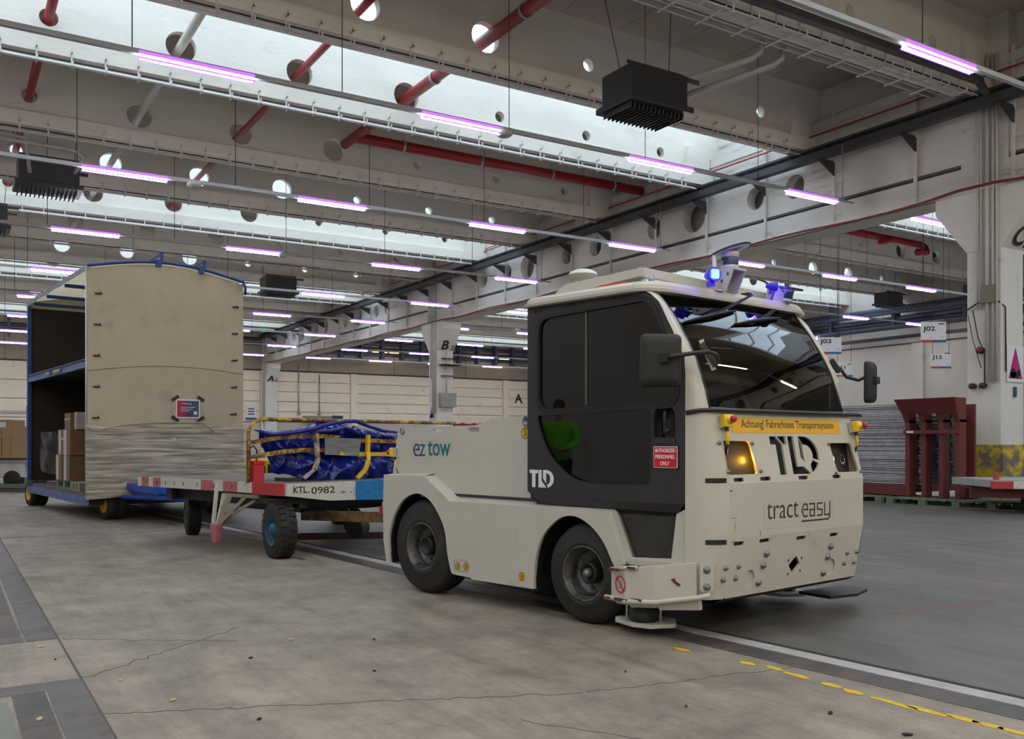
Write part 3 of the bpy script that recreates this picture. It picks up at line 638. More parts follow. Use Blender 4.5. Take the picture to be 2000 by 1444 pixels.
# --- door / side panel
door=[(1.129,2.137),(1.129,.855),(1.18,.817),(2.404,.824),(2.445,.83),(2.447,1.6),(2.44,1.70),(2.385,1.81),(2.315,1.94),(2.255,2.05),(2.215,2.085),(2.11,2.142)]
win=rpoly([(1.213,1.397),(1.216,2.06),(2.165,2.092),(2.235,2.02),(2.405,1.62),(2.40,1.40)],[.10,.10,.03,.12,.05,.13])
low=rpoly([(1.222,1.380),(2.172,1.397),(2.200,1.372),(2.190,.930),(1.66,.925),(1.52,.965),(1.38,1.062),(1.29,1.175),(1.235,1.31)],[.02,.02,.02,.06,.1,.08,.08,.08,.02])
hnd=rpoly([(2.213,1.222),(2.213,1.41),(2.376,1.41),(2.376,1.222)],[.02,.07,.07,.02])
D=Geo().plate([door,win,low,hnd],.04,SM(.07)).make('cab_door',grey_m,T); D['label']='charcoal cab door with two dark panes'
def inset(P,s,c): return [(c[0]+(x-c[0])*s[0],c[1]+(y-c[1])*s[1]) for x,y in P]
wc=(1.81,1.74)
Geo().plate([inset(win,(1.005,1.008),wc),inset(win,(.955,.93),wc)],.024,SM(.050)).make('window_frame',seal_m,D)
Geo().plate([inset(win,(.975,.96),wc)],.006,SM(.052)).make('pane',glass_m,D)
Geo().box((1.655,.036,1.44),(1.667,.050,2.06)).make('sliding_bar',mat('dull_frame',(.10,.10,.10),.4),D)
lc=(1.72,1.16)
Geo().plate([inset(low,(1.003,1.004),lc),inset(low,(.985,.975),lc)],.006,SM(.035)).make('lower_seal',seal_m,D)
Geo().plate([inset(low,(.995,.99),lc)],.006,SM(.052)).make('pane',glass_m,D)
g=Geo().box((1.58,.0525,1.345),(2.14,.054,1.350)).box((2.136,.0525,1.02),(2.14,.054,1.35)); g.make('pane_edge_line',mat('dull_frame',(.1,.1,.1)),D)
g=Geo().plate([hnd],.003,SM(.115)); g.make('handle_recess',seal_m,D)
g=Geo().tube([(2.293,.05,1.395),(2.293,.035,1.36),(2.297,.035,1.28),(2.297,.06,1.25)],.012,8); g.lathe([(0,.03),(.018,.028),(.02,0)],12,basis((2.30,.06,1.262),(1,0,0),(0,0,1))); g.make('door_handle',black_m,D)
Geo().box((2.215,.024,1.185),(2.375,.06,1.212)).make('latch_plate',grey_m,D)
Geo().add([(1.18,.030,.818),(2.404,.030,.825),(2.376,.062,.768),(1.254,.062,.767),(2.445,.030,.832),(1.254,.075,.767),(2.376,.075,.768)],[(0,1,2,3),(1,4,2),(3,2,6,5)]).make('door_sill',grey_m,D)
g=Geo()
for u,z in ((1.205,2.093),(1.255,2.10),(1.50,2.105),(1.55,2.11),(1.90,2.112),(1.965,2.113),(1.30,.832),(1.72,.837)): g.lathe([(0,.008),(.009,.006),(.011,0)],8,basis((u,.030,z),(1,0,0),(0,0,1)))
g.make('screw',black_m,D)
sg=Geo().plate([rect(2.216,1.034,2.400,1.172,.01)],.006,SM(.030)).make('warning_plate',seal_m,T)
Geo().plate([rect(2.220,1.038,2.396,1.168,.008)],.002,SM(.024)).make('white_border',wpaper,sg)
Geo().plate([rect(2.224,1.042,2.392,1.164,.006)],.002,SM(.0225)).make('red_field',mat('sign_red',(.52,.01,.02),.45),sg)
g=Geo()
for s,z,x0,wd in (('AUTHORIZED',1.132,2.231,.152),('PERSONNEL',1.094,2.234,.146),('ONLY',1.054,2.272,.068)):
    text_geo(g,s,.03,basis((x0,.0205,z),(1,0,0),(0,0,1)),ex=.001,bold=.0006,fit=(wd,.024))
g.make('lettering',wpaper,sg)
# --- letter forms
def tld(n=14):
    T1=[(0,1),(.125,1),(.245,.78),(.245,0),(.105,0),(.105,.785),(0,.785)]
    T2=[(.155,1),(.335,1),(.335,.785),(.27,.785)]
    Lp=[(.375,1),(.50,1),(.50,.20),(.625,.20),(.765,0),(.375,0)]
    D1=[(.595,.98),(.665,.80),(.665,.30),(.595,.43)]
    def e(rx,ry,a): return (.70+rx*math.cos(a),.50+ry*math.sin(a))
    a0,a1=math.radians(98),math.radians(-18)
    D2=[(.60,1),(.66,1)]+[e(.30,.50,math.radians(90)+(a1-math.radians(90))*k/n) for k in range(n+1)]+[e(.16,.28,a1+(a0-a1)*k/n) for k in range(n+1)]
    b0,b1=math.radians(-27),math.radians(-72)
    D3=[e(.30,.50,b0+(b1-b0)*k/6) for k in range(7)]+[e(.16,.28,math.radians(-60)+(math.radians(-27)+math.radians(60))*k/6) for k in range(7)]
    return [T1,T2,Lp,D1,D2,D3]
def place(Ps,x,y,sx,sy): return [[(x+p[0]*sx,y+p[1]*sy) for p in P] for P in Ps]
# solid white version on the door
def tld_solid():
    T=[(0,1),(.34,1),(.34,.80),(.24,.80),(.24,0),(.10,0),(.10,.80),(0,.80)]
    Lp=[(.37,1),(.50,1),(.50,.17),(.545,.17),(.545,.0),(.37,0)]
    Lq=[(.37,1),(.50,1),(.50,.38),(.60,.18),(.70,0),(.37,0)]
    n=14; out=[(.56,1),(.70,1)]+[(.70+.30*math.cos(a),.50+.50*math.sin(a)) for a in [math.radians(90-180*k/n) for k in range(1,n)]]+[(.76,0),(.72,.16)]+[(.70+.155*math.cos(a),.50+.33*math.sin(a)) for a in [math.radians(-80+165*k/n) for k in range(n+1)]]+[(.69,.8),(.69,.25),(.56,.52)]
    return [T,Lq,out]
g=Geo()
for P in place(tld_solid(),1.152,.882,.228,.120): g.plate([P],.0015,SM(.0300))
g.make('white_letters',wpaper,D)
# --- stroke lettering
def strokes(g,polys,wd,M,th=.0015,z0=0):
    for P in polys:
        for a,b in zip(P[:-1],P[1:]):
            a=Vector(a);b=Vector(b);d=(b-a).normalized();n=Vector((-d.y,d.x))*wd/2;e=d*wd*.35
            g.plate([[tuple(a-e+n),tuple(b+e+n),tuple(b+e-n),tuple(a-e-n)]],th,M,z0=z0)
navy=mat('navy_print',(.015,.03,.14),.5); teal=mat('teal_print',(.0,.15,.19),.5); dgrey=mat('dark_grey_print',(.035,.037,.04),.5)
film=mat('clear_film_edge',(.55,.54,.49),.3,var=.02)
def E_(x,y,s): return [(x+.55*s,y),(x+.3*s,y),(x,y+.5*s),(x+.3*s,y+s),(x+.72*s,y+s),(x+.85*s,y+.55*s),(x+.3*s,y+.55*s)]
M=SM(.1035)
Geo().plate([rect(-.254,1.079,.221,1.206),rect(-.251,1.082,.218,1.203)],.001,M).make('decal_edge',film,T)
g=Geo(); strokes(g,[E_(-.243,1.086,.085),[(-.165,1.086),(-.178,1.086)]],.013,M); g.make('navy_letter',navy,T)
g=Geo(); strokes(g,[[(-.155,1.168),(-.105,1.168),(-.155,1.088),(-.10,1.088)]],.014,M); g.make('teal_letter',mat('blue_teal_print',(.0,.09,.20),.5),T)
g=Geo(); text_geo(g,'tow',.12,basis((-.06,.1035,1.084),(1,0,0),(0,0,1)),ex=.0015,bold=.001,fit=(.275,.118)); g.make('teal_letters',teal,T)
# stickers
g=Geo(); rims=Geo()
ysk=mat('yellow_sticker',(.68,.42,.01),.5)
for u,z,w_,r in ((.424,.264,0,.030),(.517,.270,0,.030),(1.103,.257,0,.032),(1.035,1.257,.105,.042)):
    o=Geo().plate([circle(u,z,r)],.0015,SM(w_-.0005)).make('round_sticker',ysk,T)
    k=Geo().plate([circle(u,z,r*.93),circle(u,z,r*.82)],.001,SM(w_-.002))
    if w_>0: k.tube([(u,w_-.003,z+.03),(u,w_-.003,z+.004),(u+.012,w_-.003,z-.008),(u,w_-.003,z-.02),(u-.012,w_-.003,z-.008)],.0035,5)
    else:
        k.plate([rect(u-r*.5,z-r*.5,u+r*.5,z-r*.4)],.001,SM(-.002)); k.plate([rect(u-r*.1,z-r*.3,u+r*.1,z+r*.5)],.001,SM(-.002)); k.plate([rect(u+r*.2,z-r*.2,u+r*.35,z+r*.4)],.001,SM(-.002))
    k.make('symbol',black_m,o)
Geo().plate([rpoly(rect(.375,.225,.553,.312),.04),rpoly(rect(.381,.231,.547,.306),.04)],.001,SM(0)).make('sticker_border',mat('grey_line',(.3,.3,.3)),T)
# --- wheels
def wheel(name,u,w_,z,r,wd,rr,label=None,steer=0,tread=False,side=-1):
    root=empty(name,(u,w_,z)); root.parent=T; root.rotation_euler=(0,0,steer)
    M=basis((0,0,0),(1,0,0),(0,0,1))   # +Z of the lathe points outboard (-w)
    if side>0: M=basis((0,0,0),(1,0,0),(0,0,-1))
    pr=[(rr,-wd+.02),(rr+.02,-wd),(r-.035,-wd),(r-.008,-wd+.03),(r,-wd*.6),(r,-wd*.62+.004)]
    ps=[(rr*.98,0-.015),(rr*1.04,.004),(rr*1.2,.006),(rr*1.22,.003),(rr*1.5,.0),(r*.9,-.012),(r*.955,-.026),(r*.985,-.05)]
    for k in range(4):
        a=-.06-(wd-.12)*k/3; ps+= [(r,a),(r,a-.016),(r-.012,a-.018),(r-.012,a-.026)] if k<3 else [(r,a)]
    ps+=[(r*.97,-wd+.02),(r*.9,-wd),(rr,-wd)]
    o=Geo().lathe(ps,56,M).make('tyre',rub_m,root)
    g=Geo(); g.lathe([(rr*1.0,-.012),(rr*1.05,.002),(rr*.985,.006),(rr*.95,-.004),(rr*.93,-.02),(rr*.86,-.03),(rr*.84,-.09),(rr*.78,-.11),(rr*.3,-.115),(0,-.115)],40,M); g.make('rim',rim_m,root)
    g=Geo(); g.lathe([(rr*.42,-.115),(rr*.40,-.05),(rr*.33,-.035),(rr*.32,-.06),(0,-.06)],24,M); g.make('hub',black_m,root)
    if name=='front_wheel': Geo().lathe([(rr*.17,-.06),(rr*.17,-.03),(rr*.10,-.012),(0,-.006)],16,M).make('hub_cap',bolt_m,root)
    bo=Geo().lathe([(0,.018),(.010,.018),(.012,.012),(.012,0)],6).make('wheel_nut',mat('green_grease',(.06,.08,.015),.5)); me=bo.data; bpy.data.objects.remove(bo)
    for k in range(6):
        a=k*math.pi/3+.4; b=bpy.data.objects.new('wheel_nut',me); link(b,root); b.matrix_local=M@Matrix.Translation((rr*.58*math.cos(a),rr*.58*math.sin(a),-.115))
    return root
wheel('rear_wheel',-.035,.02,.370,.370,.24,.185); wheel('front_wheel',1.655,.02,.332,.332,.20,.178,steer=0)
wheel('rear_wheel',-.035,1.83,.370,.370,.24,.185,side=1); wheel('front_wheel',1.655,1.83,.332,.332,.20,.178,side=1)
# --- step area in front of the front wheel
Geo().plate([[(1.905,.762),(2.027,.470),(2.337,.490),(2.375,.762)]],.01,SM(.10)).make('step_well',mat('worn_dark_step',(.035,.033,.03),.5,var=.4,vscale=4),T)
g=Geo().plate([[(1.868,.751),(1.905,.755),(2.027,.470),(2.337,.490),(2.375,.762),(2.45,.80),(2.45,.44),(2.02,.42)]],.02,SM(.062)); g.box((2.02,.02,.43),(2.45,.08,.468)); g.bar((1.885,.03,.75),(2.015,.03,.44),.03,.03,up=(0,1,0)); g.make('step_frame',whited_m,T)
# --- front end; t runs across the nose, off back from the nose plane
def FP(t,off,z): return (2.648+.0813*t+.9967*off, .192+.9967*t-.0813*off, z)
LV=[(.26,-.05),(.62,0),(.945,0),(1.385,-.088)]
def FM(i): # frame of front facet i, x = t, y = z - z0
    z0,o0=LV[i]; z1,o1=LV[i+1]; a=Vector(FP(0,o0,z0)); y=(Vector(FP(0,o1,z1))-a)/(z1-z0); x=Vector(FP(1,o0,z0))-Vector(FP(0,o0,z0))
    n=x.cross(y).normalized(); return basis(a,x,y,n)
W_=1.50
# upper facet with lamp openings and cut-out letters
z0=.945
lampL=rpoly([(-.0,1.0-z0),(.300,1.0-z0),(.262,1.203-z0),(-.014,1.203-z0)],.03); lampR=rpoly([(1.19,.99-z0),(1.465,.99-z0),(1.42,1.188-z0),(1.15,1.188-z0)],.03)
slotU=[rect(.06,.008,.165,.034,.01),rect(.335,.008,.44,.034,.01),rect(.86,.004,.95,.030,.01),rect(1.20,.002,1.30,.028,.01)]
slotU=[[(x,y+.006) for x,y in s] for s in slotU]
SX=[(-.03,.05),(.245,.355),(.72,.83),(1.10,1.21)]
slotU=[rect(.045,.012,.145,.036,.01),rect(.31,.012,.42,.036,.01),rect(.72,.008,.83,.032,.01),rect(1.12,.006,1.22,.030,.01)]
logo=place(tld(),.475,.988-z0,.525,.243)
NP=Geo().plate([[(0,0),(W_,0),(W_-.03,.44),(0,.44)],lampL,lampR]+slotU+logo,.014,FM(2),z0=-.014).make('nose_panel',white_m,T)
slotL=[rect(.045,-.045+.36-.0,.145,-.02+.36,.01),rect(.30,.315,.41,.340,.01),rect(.70,.305,.81,.330,.01),rect(1.09,.30,1.19,.325,.01)]
diam=rpoly([(.70,.09),(.775,.15),(.725,.205),(.645,.148)],.012)
Geo().plate([[(0,0),(W_-.02,0),(W_,.36),(0,.36)],diam]+slotL+[circle(.24+.0,.100,.055,20),circle(1.15,.095,.055,20)],.014,FM(0),z0=-.014).make('nose_panel',whited_m,T)
Geo().plate([rect(0,0,W_,.325)],.014,FM(1),z0=-.014).make('nose_panel',white_m,T)
for x,y in ((.235,.100),(1.143,.095)): Geo().plate([circle(x,y,.060,20)],.006,FM(0),z0=-.020).make('recessed_disc',white_m,T)
# dark space behind the openings
g=Geo()
g.plate([rect(.38,.01,1.12,.43)],.004,FM(2),z0=-.06); g.make('inner_shield',seal_m,T)
Geo().plate([rect(.55,.05,.86,.26)],.004,FM(0),z0=-.08).make('inner_shield',seal_m,T)
g=Geo(); g.plate([rect(.0,-.02,1.48,.05)],.003,FM(2),z0=-.035); g.plate([rect(0,.29,1.48,.35)],.003,FM(0),z0=-.035); g.make('inner_beam',mat('dim_inner_steel',(.10,.09,.08),.6),T)
# lamp boxes
amber=emis('amber_lamp',(1.0,.62,.10),9.0); ambg=mat('amber_lens',(.9,.30,.01),.3,emit=(1,.34,.01),es=2.2)
for x0,x1,amb,whl,lit in ((-.02,.345,.282,.165,True),(1.14,1.49,1.275,1.415,True)):
    g=Geo(); zz=.055
    Mx=FM(2); a=(x0,.035);b=(x1,.275)
    g.add([Mx@Vector(p) for p in [(a[0],a[1],-.014),(b[0],a[1],-.014),(b[0],b[1],-.014),(a[0],b[1],-.014),(a[0],a[1],-.17),(b[0],a[1],-.17),(b[0],b[1],-.17),(a[0],b[1],-.17)]],[(0,1,5,4),(1,2,6,5),(2,3,7,6),(3,0,4,7),(4,5,6,7)])
    lb=g.make('lamp_housing',mat('lamp_box_paint',(.40,.34,.27),.5,var=.1),T)
    g=Geo(); g.lathe([(.042,-.02),(.042,.0),(.0,.012)],20,Mx@Matrix.Translation((amb,.150,-.09))); o=g.make('turn_signal',ambg,lb)
    d=Geo()
    for i in range(-3,4):
        for j in range(-3,4):
            if i*i+j*j<12: d.lathe([(.0050,0),(.003,.004),(0,.006)],6,Mx@Matrix.Translation((amb+i*.0095,.150+j*.0095,-.080)))
    d.make('amber_diodes',amber,lb)
    g=Geo(); g.lathe([(.062,-.03),(.066,.0),(.05,.008),(.048,-.012)],24,Mx@Matrix.Translation((whl,.145,-.085))); h=g.make('headlamp',black_m,lb)
    g=Geo(); g.lathe([(.048,-.01),(.03,.0),(0,.004)],20,Mx@Matrix.Translation((whl,.145,-.085)));
    for k in range(9): g.lathe([(.008,.004),(.0,.010)],6,Mx@Matrix.Translation((whl+.03*math.cos(k*.7),.145+.03*math.sin(k*.7),-.085)))
    g.make('headlamp_lens',mat('headlamp_lens',(.62,.60,.60),.15,.3,var=.3,vscale=60),lb)
lp=bpy.data.lights.new('amber_glow','POINT'); lp.energy=2.2; lp.color=(1,.45,.03); lp.shadow_soft_size=.03
lo=bpy.data.objects.new('amber_glow',lp); link(lo,T); lo.location=FM(2)@Vector((.26,.150,-.055))
# nose bolts
bm_=Geo().lathe([(0,.022),(.011,.022),(.013,.018),(.013,.010),(.021,.010),(.022,0)],12).make('nose_bolt',bolt_m); bme=bm_.data; bpy.data.objects.remove(bm_)
Z0=.26
for x,z,s in ((.383,.505,1),(.364,.433,1),(.333,.328,1),(1.111,.496,1),(1.089,.427,1),(1.058,.321,1),(-.008,.449,.75),(.116,.448,.75),(-.02,.379,.75),(.098,.378,.75),(1.333,.434,.75),(1.455,.433,.75),(1.31,.364,.75),(1.434,.362,.75)):
    b=bpy.data.objects.new('nose_bolt',bme); link(b,T); b.matrix_local=FM(0)@Matrix.Translation((x,z-Z0,0))@Matrix.Diagonal((s,s,s,1))
for x,z in ((.64,.44),(.785,.445),(.785,.36),(.65,.35)): Geo().plate([circle(x,z-Z0,.008)],.001,FM(0)).make('small_hole',seal_m,T)
for x,y in ((-.035,.245),(.283,.241),(.003,.073),(.323,.070),(1.135,.235),(1.165,.04),(1.475,.045)):
    b=bpy.data.objects.new('nose_bolt',bme); link(b,T); b.matrix_local=FM(2)@Matrix.Translation((x,y,0))@Matrix.Diagonal((.6,.6,.6,1))
# yellow notice
sg=Geo().plate([rect(.105,1.250-z0,1.315,1.345-z0)],.002,FM(2)).make('notice_strip',ysign,T)
g=Geo(); text_geo(g,'Achtung! Fahrerloses Transportsystem',.08,FM(2)@Matrix.Translation((.205,1.268-z0,.002)),ex=.001,bold=.0006,fit=(1.03,.064)); g.make('lettering',dgrey,sg)
# tract easy
M=FM(1)@Matrix.Translation((0,0,.0005)); y0=.665-.62
Geo().plate([rect(.344,y0-.005,1.112,y0+.157),rect(.347,y0-.002,1.109,y0+.154)],.001,M).make('decal_edge',film,T)
g=Geo(); text_geo(g,'tract',.15,M@Matrix.Translation((.37,y0+.05,0)),ex=.0015,bold=-.001,fit=(.34,.10)); 
y1=y0+.05
strokes(g,[E_(.75,y1,.078),[(.79,y1),(.812,y1)],[(.84,y1+.078),(.895,y1+.078),(.895,y1),(.845,y1),(.845,y1+.04),(.895,y1+.04)],[(.985,y1+.078),(.93,y1+.078),(.93,y1+.04),(.985,y1+.036),(.985,y1),(.93,y1)],[(1.015,y1+.078),(1.015,y1),(1.075,y1)],[(1.078,y1+.085),(1.078,y1-.01),(1.06,y1-.03)],[(.75,y1-.03),(1.06,y1-.03)]],.0105,M)
g.make('dark_letters',dgrey,T)
# corner chamfers, pillars: loft between door edge and nose edge
lev=[(.26,2.40,0.03),(.47,2.446,0.03),(.62,2.446,0.03),(.945,2.446,0.03),(1.385,2.447,0.03)]
nose=[FP(0,-.05,.26),FP(0,-.02,.47),FP(0,0,.62),FP(0,0,.945),FP(0,-.088,1.385)]
def loft(g,A,B,mid=0,k=0):
    n=len(A)
    for i in range(n-1):
        a,b,c,d=Vector(A[i]),Vector(B[i]),Vector(B[i+1]),Vector(A[i+1])
        g.add([a,b,c,d],[(0,1,2,3)])
def rows_curve(A,B,nn=5,b=.02,sgn=-1):
    out=[]
    for a,c in zip(A,B):
        a=Vector(a);c=Vector(c);r=[]
        for k in range(nn+1):
            t=k/nn; p=a.lerp(c,t); s=b*math.sin(math.pi*t); r.append(p+Vector((.7*s,.7*s*sgn,0)))
        out.append(r)
    return out
def skin(name,A,B,m,b,sgn=-1,holes=False):
    R=rows_curve(A,B,6,b,sgn); vs=[p for r in R for p in r]; n=7
    fs=[(j*n+i,j*n+i+1,(j+1)*n+i+1,(j+1)*n+i) for j in range(len(R)-1) for i in range(6)]
    return Geo().add(vs,fs,None,True).make(name,m,T)
skin('corner_panel',[(u,w_,z) for z,u,w_ in lev],nose,white_m,.045)
# corner slots
def chp(t,z): # point on the corner panel
    a=Vector((2.446,.03,z)); c=Vector(FP(0,0,z)); p=a.lerp(c,t); s=.045*math.sin(math.pi*t)+.0015; return p+Vector((.7*s,-.7*s,0))
for z in (.968,.605):
    g=Geo(); R=[[chp(.42+.50*k/8,z+dz) for k in range(9)] for dz in (-.014,.014)]
    g.add(R[0]+R[1],[(i,i+1,i+10,i+9) for i in range(8)]); g.make('corner_slot',seal_m,T)
rn=[FP(W_-.02,-.05,.26),FP(W_,-.02,.47),FP(W_,0,.62),FP(W_,0,.945),FP(W_-.03,-.088,1.385)]
skin('corner_panel',[(u,1.85,z) for z,u,w_ in lev],rn,white_m,.045,1)
# pillars
pz=[1.385,1.50,1.60,1.70,1.81,1.88,1.94,2.0,2.05,2.10,2.145]; du=[2.447,2.447,2.447,2.44,2.385,2.35,2.315,2.28,2.255,2.20,2.12]
po=[-.088,-.12,-.155,-.195,-.255,-.30,-.335,-.38,-.42,-.46,-.50]
gl=[FP(-.055,o-.012,z) for z,o in zip(pz,po)]; gr=[FP(1.41,o-.012,z) for z,o in zip(pz,po)]
skin('pillar',[(u,.03,z) for u,z in zip(du,pz)],gl,white_m,.035); skin('pillar',[(u,1.85,z) for u,z in zip(du,pz)],gr,white_m,.035,1)
Geo().add([(u,.03,z) for u,z in zip(du,pz)]+[(u-.0,.072,z) for u,z in zip(du,pz)],[(i,i+1,i+12,i+11) for i in range(10)]).make('pillar_return',seal_m,T)
Geo().plate([door,inset(win,(.98,.96),wc),inset(low,(.98,.96),lc)],.03,SM(1.84)).make('cab_door',grey_m,T)
Geo().plate([inset(win,(.985,.97),wc)],.006,SM(1.83)).make('pane',glass_m,T)
# black lip and windscreen
g=Geo()
P=[(2.47,.02),(2.50,.02),(2.62,.135)]; 
tr=[FP(t,-.065+.012*math.sin(math.pi*(t+.06)/1.6),1.385) for t in [-.06+1.60*k/12 for k in range(13)]]
g.tube([(2.46,.015,1.368),(2.53,.06,1.382)]+tr+[(2.70,1.80,1.382)],.013,8); g.make('screen_lip',seal_m,T)
g=Geo()
for a,b in zip(tr[:-1],tr[1:]):
    a=Vector(a);b=Vector(b); g.add([a,b,b+Vector((-.06,0,.03)),a+Vector((-.06,0,.03))],[(0,1,2,3)])
g.make('cowl_strip',mat('cowl_grey',(.06,.06,.075),.35),T)
def WS(t,s):   # windscreen surface, t across 0..1, s up 0..1
    i=s*(len(pz)-1); k=min(int(i),len(pz)-2); f=i-k; z=pz[k]*(1-f)+pz[k+1]*f; o=po[k]*(1-f)+po[k+1]*f
    return Vector(FP(-.055+1.465*t,o+.030*math.sin(math.pi*t)-.012,z))
Geo().grid(lambda a,b:WS(a,b),16,20).make('windscreen',wsh_m,T)
g=Geo(); g.tube([WS(k/14,0) for k in range(15)],.010,6); g.tube([WS(k/14,1) for k in range(15)],.012,6); g.tube([WS(0,k/14) for k in range(15)],.008,6); g.tube([WS(1,k/14) for k in range(15)],.008,6); g.make('screen_seal',seal_m,T)
# --- roof
rp=[(1.12,-.02),(2.10,-.02),(2.20,.05),(2.235,.16),(2.33,1.64),(2.28,1.80),(2.16,1.87),(1.12,1.87)]
def roofring(s,z):
    c=(1.7,.93); return [(c[0]+(x-c[0])*s, c[1]+(y-c[1])*s, z) for x,y in [p for p in rpoly(rp,.06,4)]]
R=[roofring(.992,2.125),roofring(1.0,2.128),roofring(1.004,2.145),roofring(.985,2.150),roofring(.982,2.17),roofring(.96,2.192),roofring(.90,2.203)]
g=Geo(); n=len(R[0]); vs=[p for r in R for p in r]
fs=[(j*n+i,j*n+(i+1)%n,(j+1)*n+(i+1)%n,(j+1)*n+i) for j in range(len(R)-1) for i in range(n)]+[tuple(range(n))[::-1],tuple(range((len(R)-1)*n,len(R)*n))]
g.add(vs,fs,None,False); g.make('roof',white_m,T)
g=Geo(); R=[[WS(k/10,1)+Vector((.012,0,dz)) for k in range(11)] for dz in (-.035,.03)]
g.add(R[0]+R[1],[(i,i+1,i+12,i+11) for i in range(10)]); g.make('roof_header',white_m,T)
# roof rack
rk=empty('roof_rack',(0,0,0)); rk.parent=T
Geo().plate([[(1.236,2.21),(1.258,2.245),(1.341,2.287),(1.99,2.313),(2.02,2.30),(2.02,2.262),(1.8,2.25)]],.012,SM(.2)).make('side_plate',white_m,rk)
Geo().plate([[(1.236,2.21),(1.258,2.245),(1.341,2.287),(1.99,2.313),(2.02,2.30),(2.02,2.262),(1.8,2.25)]],.012,SM(1.6)).make('side_plate',white_m,rk)
a=Vector((2.02,.19,0)); b=Vector((2.16,1.64,0))
g=Geo(); g.hexa([a+Vector((-.05,0,2.262)),a+Vector((0,0,2.258)),b+Vector((0,0,2.215)),b+Vector((-.05,0,2.215))],[a+Vector((-.05,0,2.318)),a+Vector((0,0,2.312)),b+Vector((0,0,2.275)),b+Vector((-.05,0,2.28))]); g.make('cross_plate',white_m,rk)
g=Geo().box((1.3,.19,2.2),(1.33,.21,2.23)); g.cyl((2.1,.16,2.20),(2.1,.16,2.25),.02,8); g.bar((2.0,.2,2.26),(2.12,.15,2.21),.02,.01); g.make('rack_foot',steel_m,rk)
Geo().box((1.75,.06,2.195),(1.95,.10,2.212)).make('orange_marker',mat('orange_marker',(.70,.07,.02),.4),T)
# satellite dome
M=Matrix.Translation((1.30,.42,2.385))
g=Geo(); g.lathe([(0,.042),(.05,.038),(.09,.022),(.105,.004),(.107,0)],28,M); ds=g.make('antenna_dome',mat('dome_cream',(.62,.63,.55),.35,var=.03),T)
Geo().lathe([(.107,0),(.105,-.008),(.07,-.03),(.035,-.04),(.03,-.075),(0,-.075)],28,M).make('dome_base',mat('dome_base_grey',(.40,.40,.34),.5),ds)
Geo().cyl((1.3,.42,2.2),(1.3,.42,2.33),.014,8).make('dome_post',steel_m,ds)
# lidar mast in the middle of the roof front
def RF(t,off,z): return Vector(FP(t,off,z))
lid=empty('lidar_mast',tuple(RF(.56,-.42,0))); lid.parent=T; lid.rotation_euler=(0,0,math.atan2(.9967,.0813)-math.pi/2); lid.scale=(.68,.68,1)
# local: x = nose normal, y = across
lg=mat('sensor_silver',(.55,.54,.56),.35,.2); lb=mat('sensor_blue_band',(.004,.035,.11),.12,var=.3,vscale=20,coat=.5)
Geo().lathe([(0,2.455),(.088,2.455),(.09,2.45),(.09,2.425),(.086,2.42)],32,Matrix.Translation((0,0,.0))).make('sensor_cap',lg,lid)
Geo().lathe([(.084,2.425),(.085,2.418),(.085,2.368),(.084,2.362)],32).make('sensor_band',lb,lid)
Geo().lathe([(.086,2.365),(.09,2.36),(.09,2.340),(0,2.340)],32).make('sensor_foot',lg,lid)
tp=Geo(); tp.lathe([(0,.012),(.205,.012),(.21,.006),(.205,0),(0,0)],40,Matrix.Translation((-.02,.02,2.462))@Matrix.Rotation(math.radians(-10),4,'Y')@Matrix.Rotation(math.radians(7),4,'X')@Matrix.Diagonal((1,.98,1,1))); sh=tp.make('sensor_shade',mat('shade_white',(.60,.58,.60),.5),lid)
Geo().lathe([(.198,.013),(.212,.010),(.212,.001),(.198,-.001)],40,Matrix.Translation((-.02,.02,2.462))@Matrix.Rotation(math.radians(-10),4,'Y')@Matrix.Rotation(math.radians(7),4,'X')).make('shade_rim',mat('shade_rim_blue',(.02,.02,.06),.4),lid)
Mx=Matrix.Translation((-.02,.02,2.462))@Matrix.Rotation(math.radians(-10),4,'Y')@Matrix.Rotation(math.radians(7),4,'X')
g=Geo(); g.plate([circle(.09,.02,.045),circle(.09,.02,.040)],.001,Mx,z0=-.002); g.plate([circle(.09,.02,.028),circle(.09,.02,.024)],.001,Mx,z0=-.002); g.plate([rect(.07,.0,.076,.04),rect(.1,.0,.106,.04)][:1],.001,Mx,z0=-.002); g.make('red_mark',mat('sign_red',(.5,.01,.02)),lid)
g=Geo(); g.box((-.11,-.10,2.325),(.12,.10,2.340))
g.plate([rpoly([(-.10,2.20),(.02,2.18),(.10,2.30),(.12,2.335),(-.11,2.335)],.02)],.012,basis((0,-.085,0),(1,0,0),(0,0,1))); g.plate([rpoly([(-.10,2.20),(.02,2.18),(.10,2.30),(.12,2.335),(-.11,2.335)],.02)],.012,basis((0,.095,0),(1,0,0),(0,0,1)))
g.box((.02,-.10,2.175),(.03,.10,2.335)) if False else g.box((-.10,-.10,2.19),(-.09,.10,2.33)); g.make('mast_bracket',lg,lid)
g=Geo().cyl((-.06,-.16,2.20),(-.06,-.16,2.44),.022,12); g.box((-.1,-.2,2.19),(0,-.08,2.2)); g.make('mast_post',lg,lid)
g=Geo()
for y_ in (-.098,.097):
    for x_,z_ in ((-.06,2.30),(-.02,2.26),(.05,2.30)): g.lathe([(0,.008),(.010,.006),(.012,0)],8,basis((x_,y_,z_),(1,0,0),(0,0,1)))
g.make('bracket_screw',dsteel_m,lid)
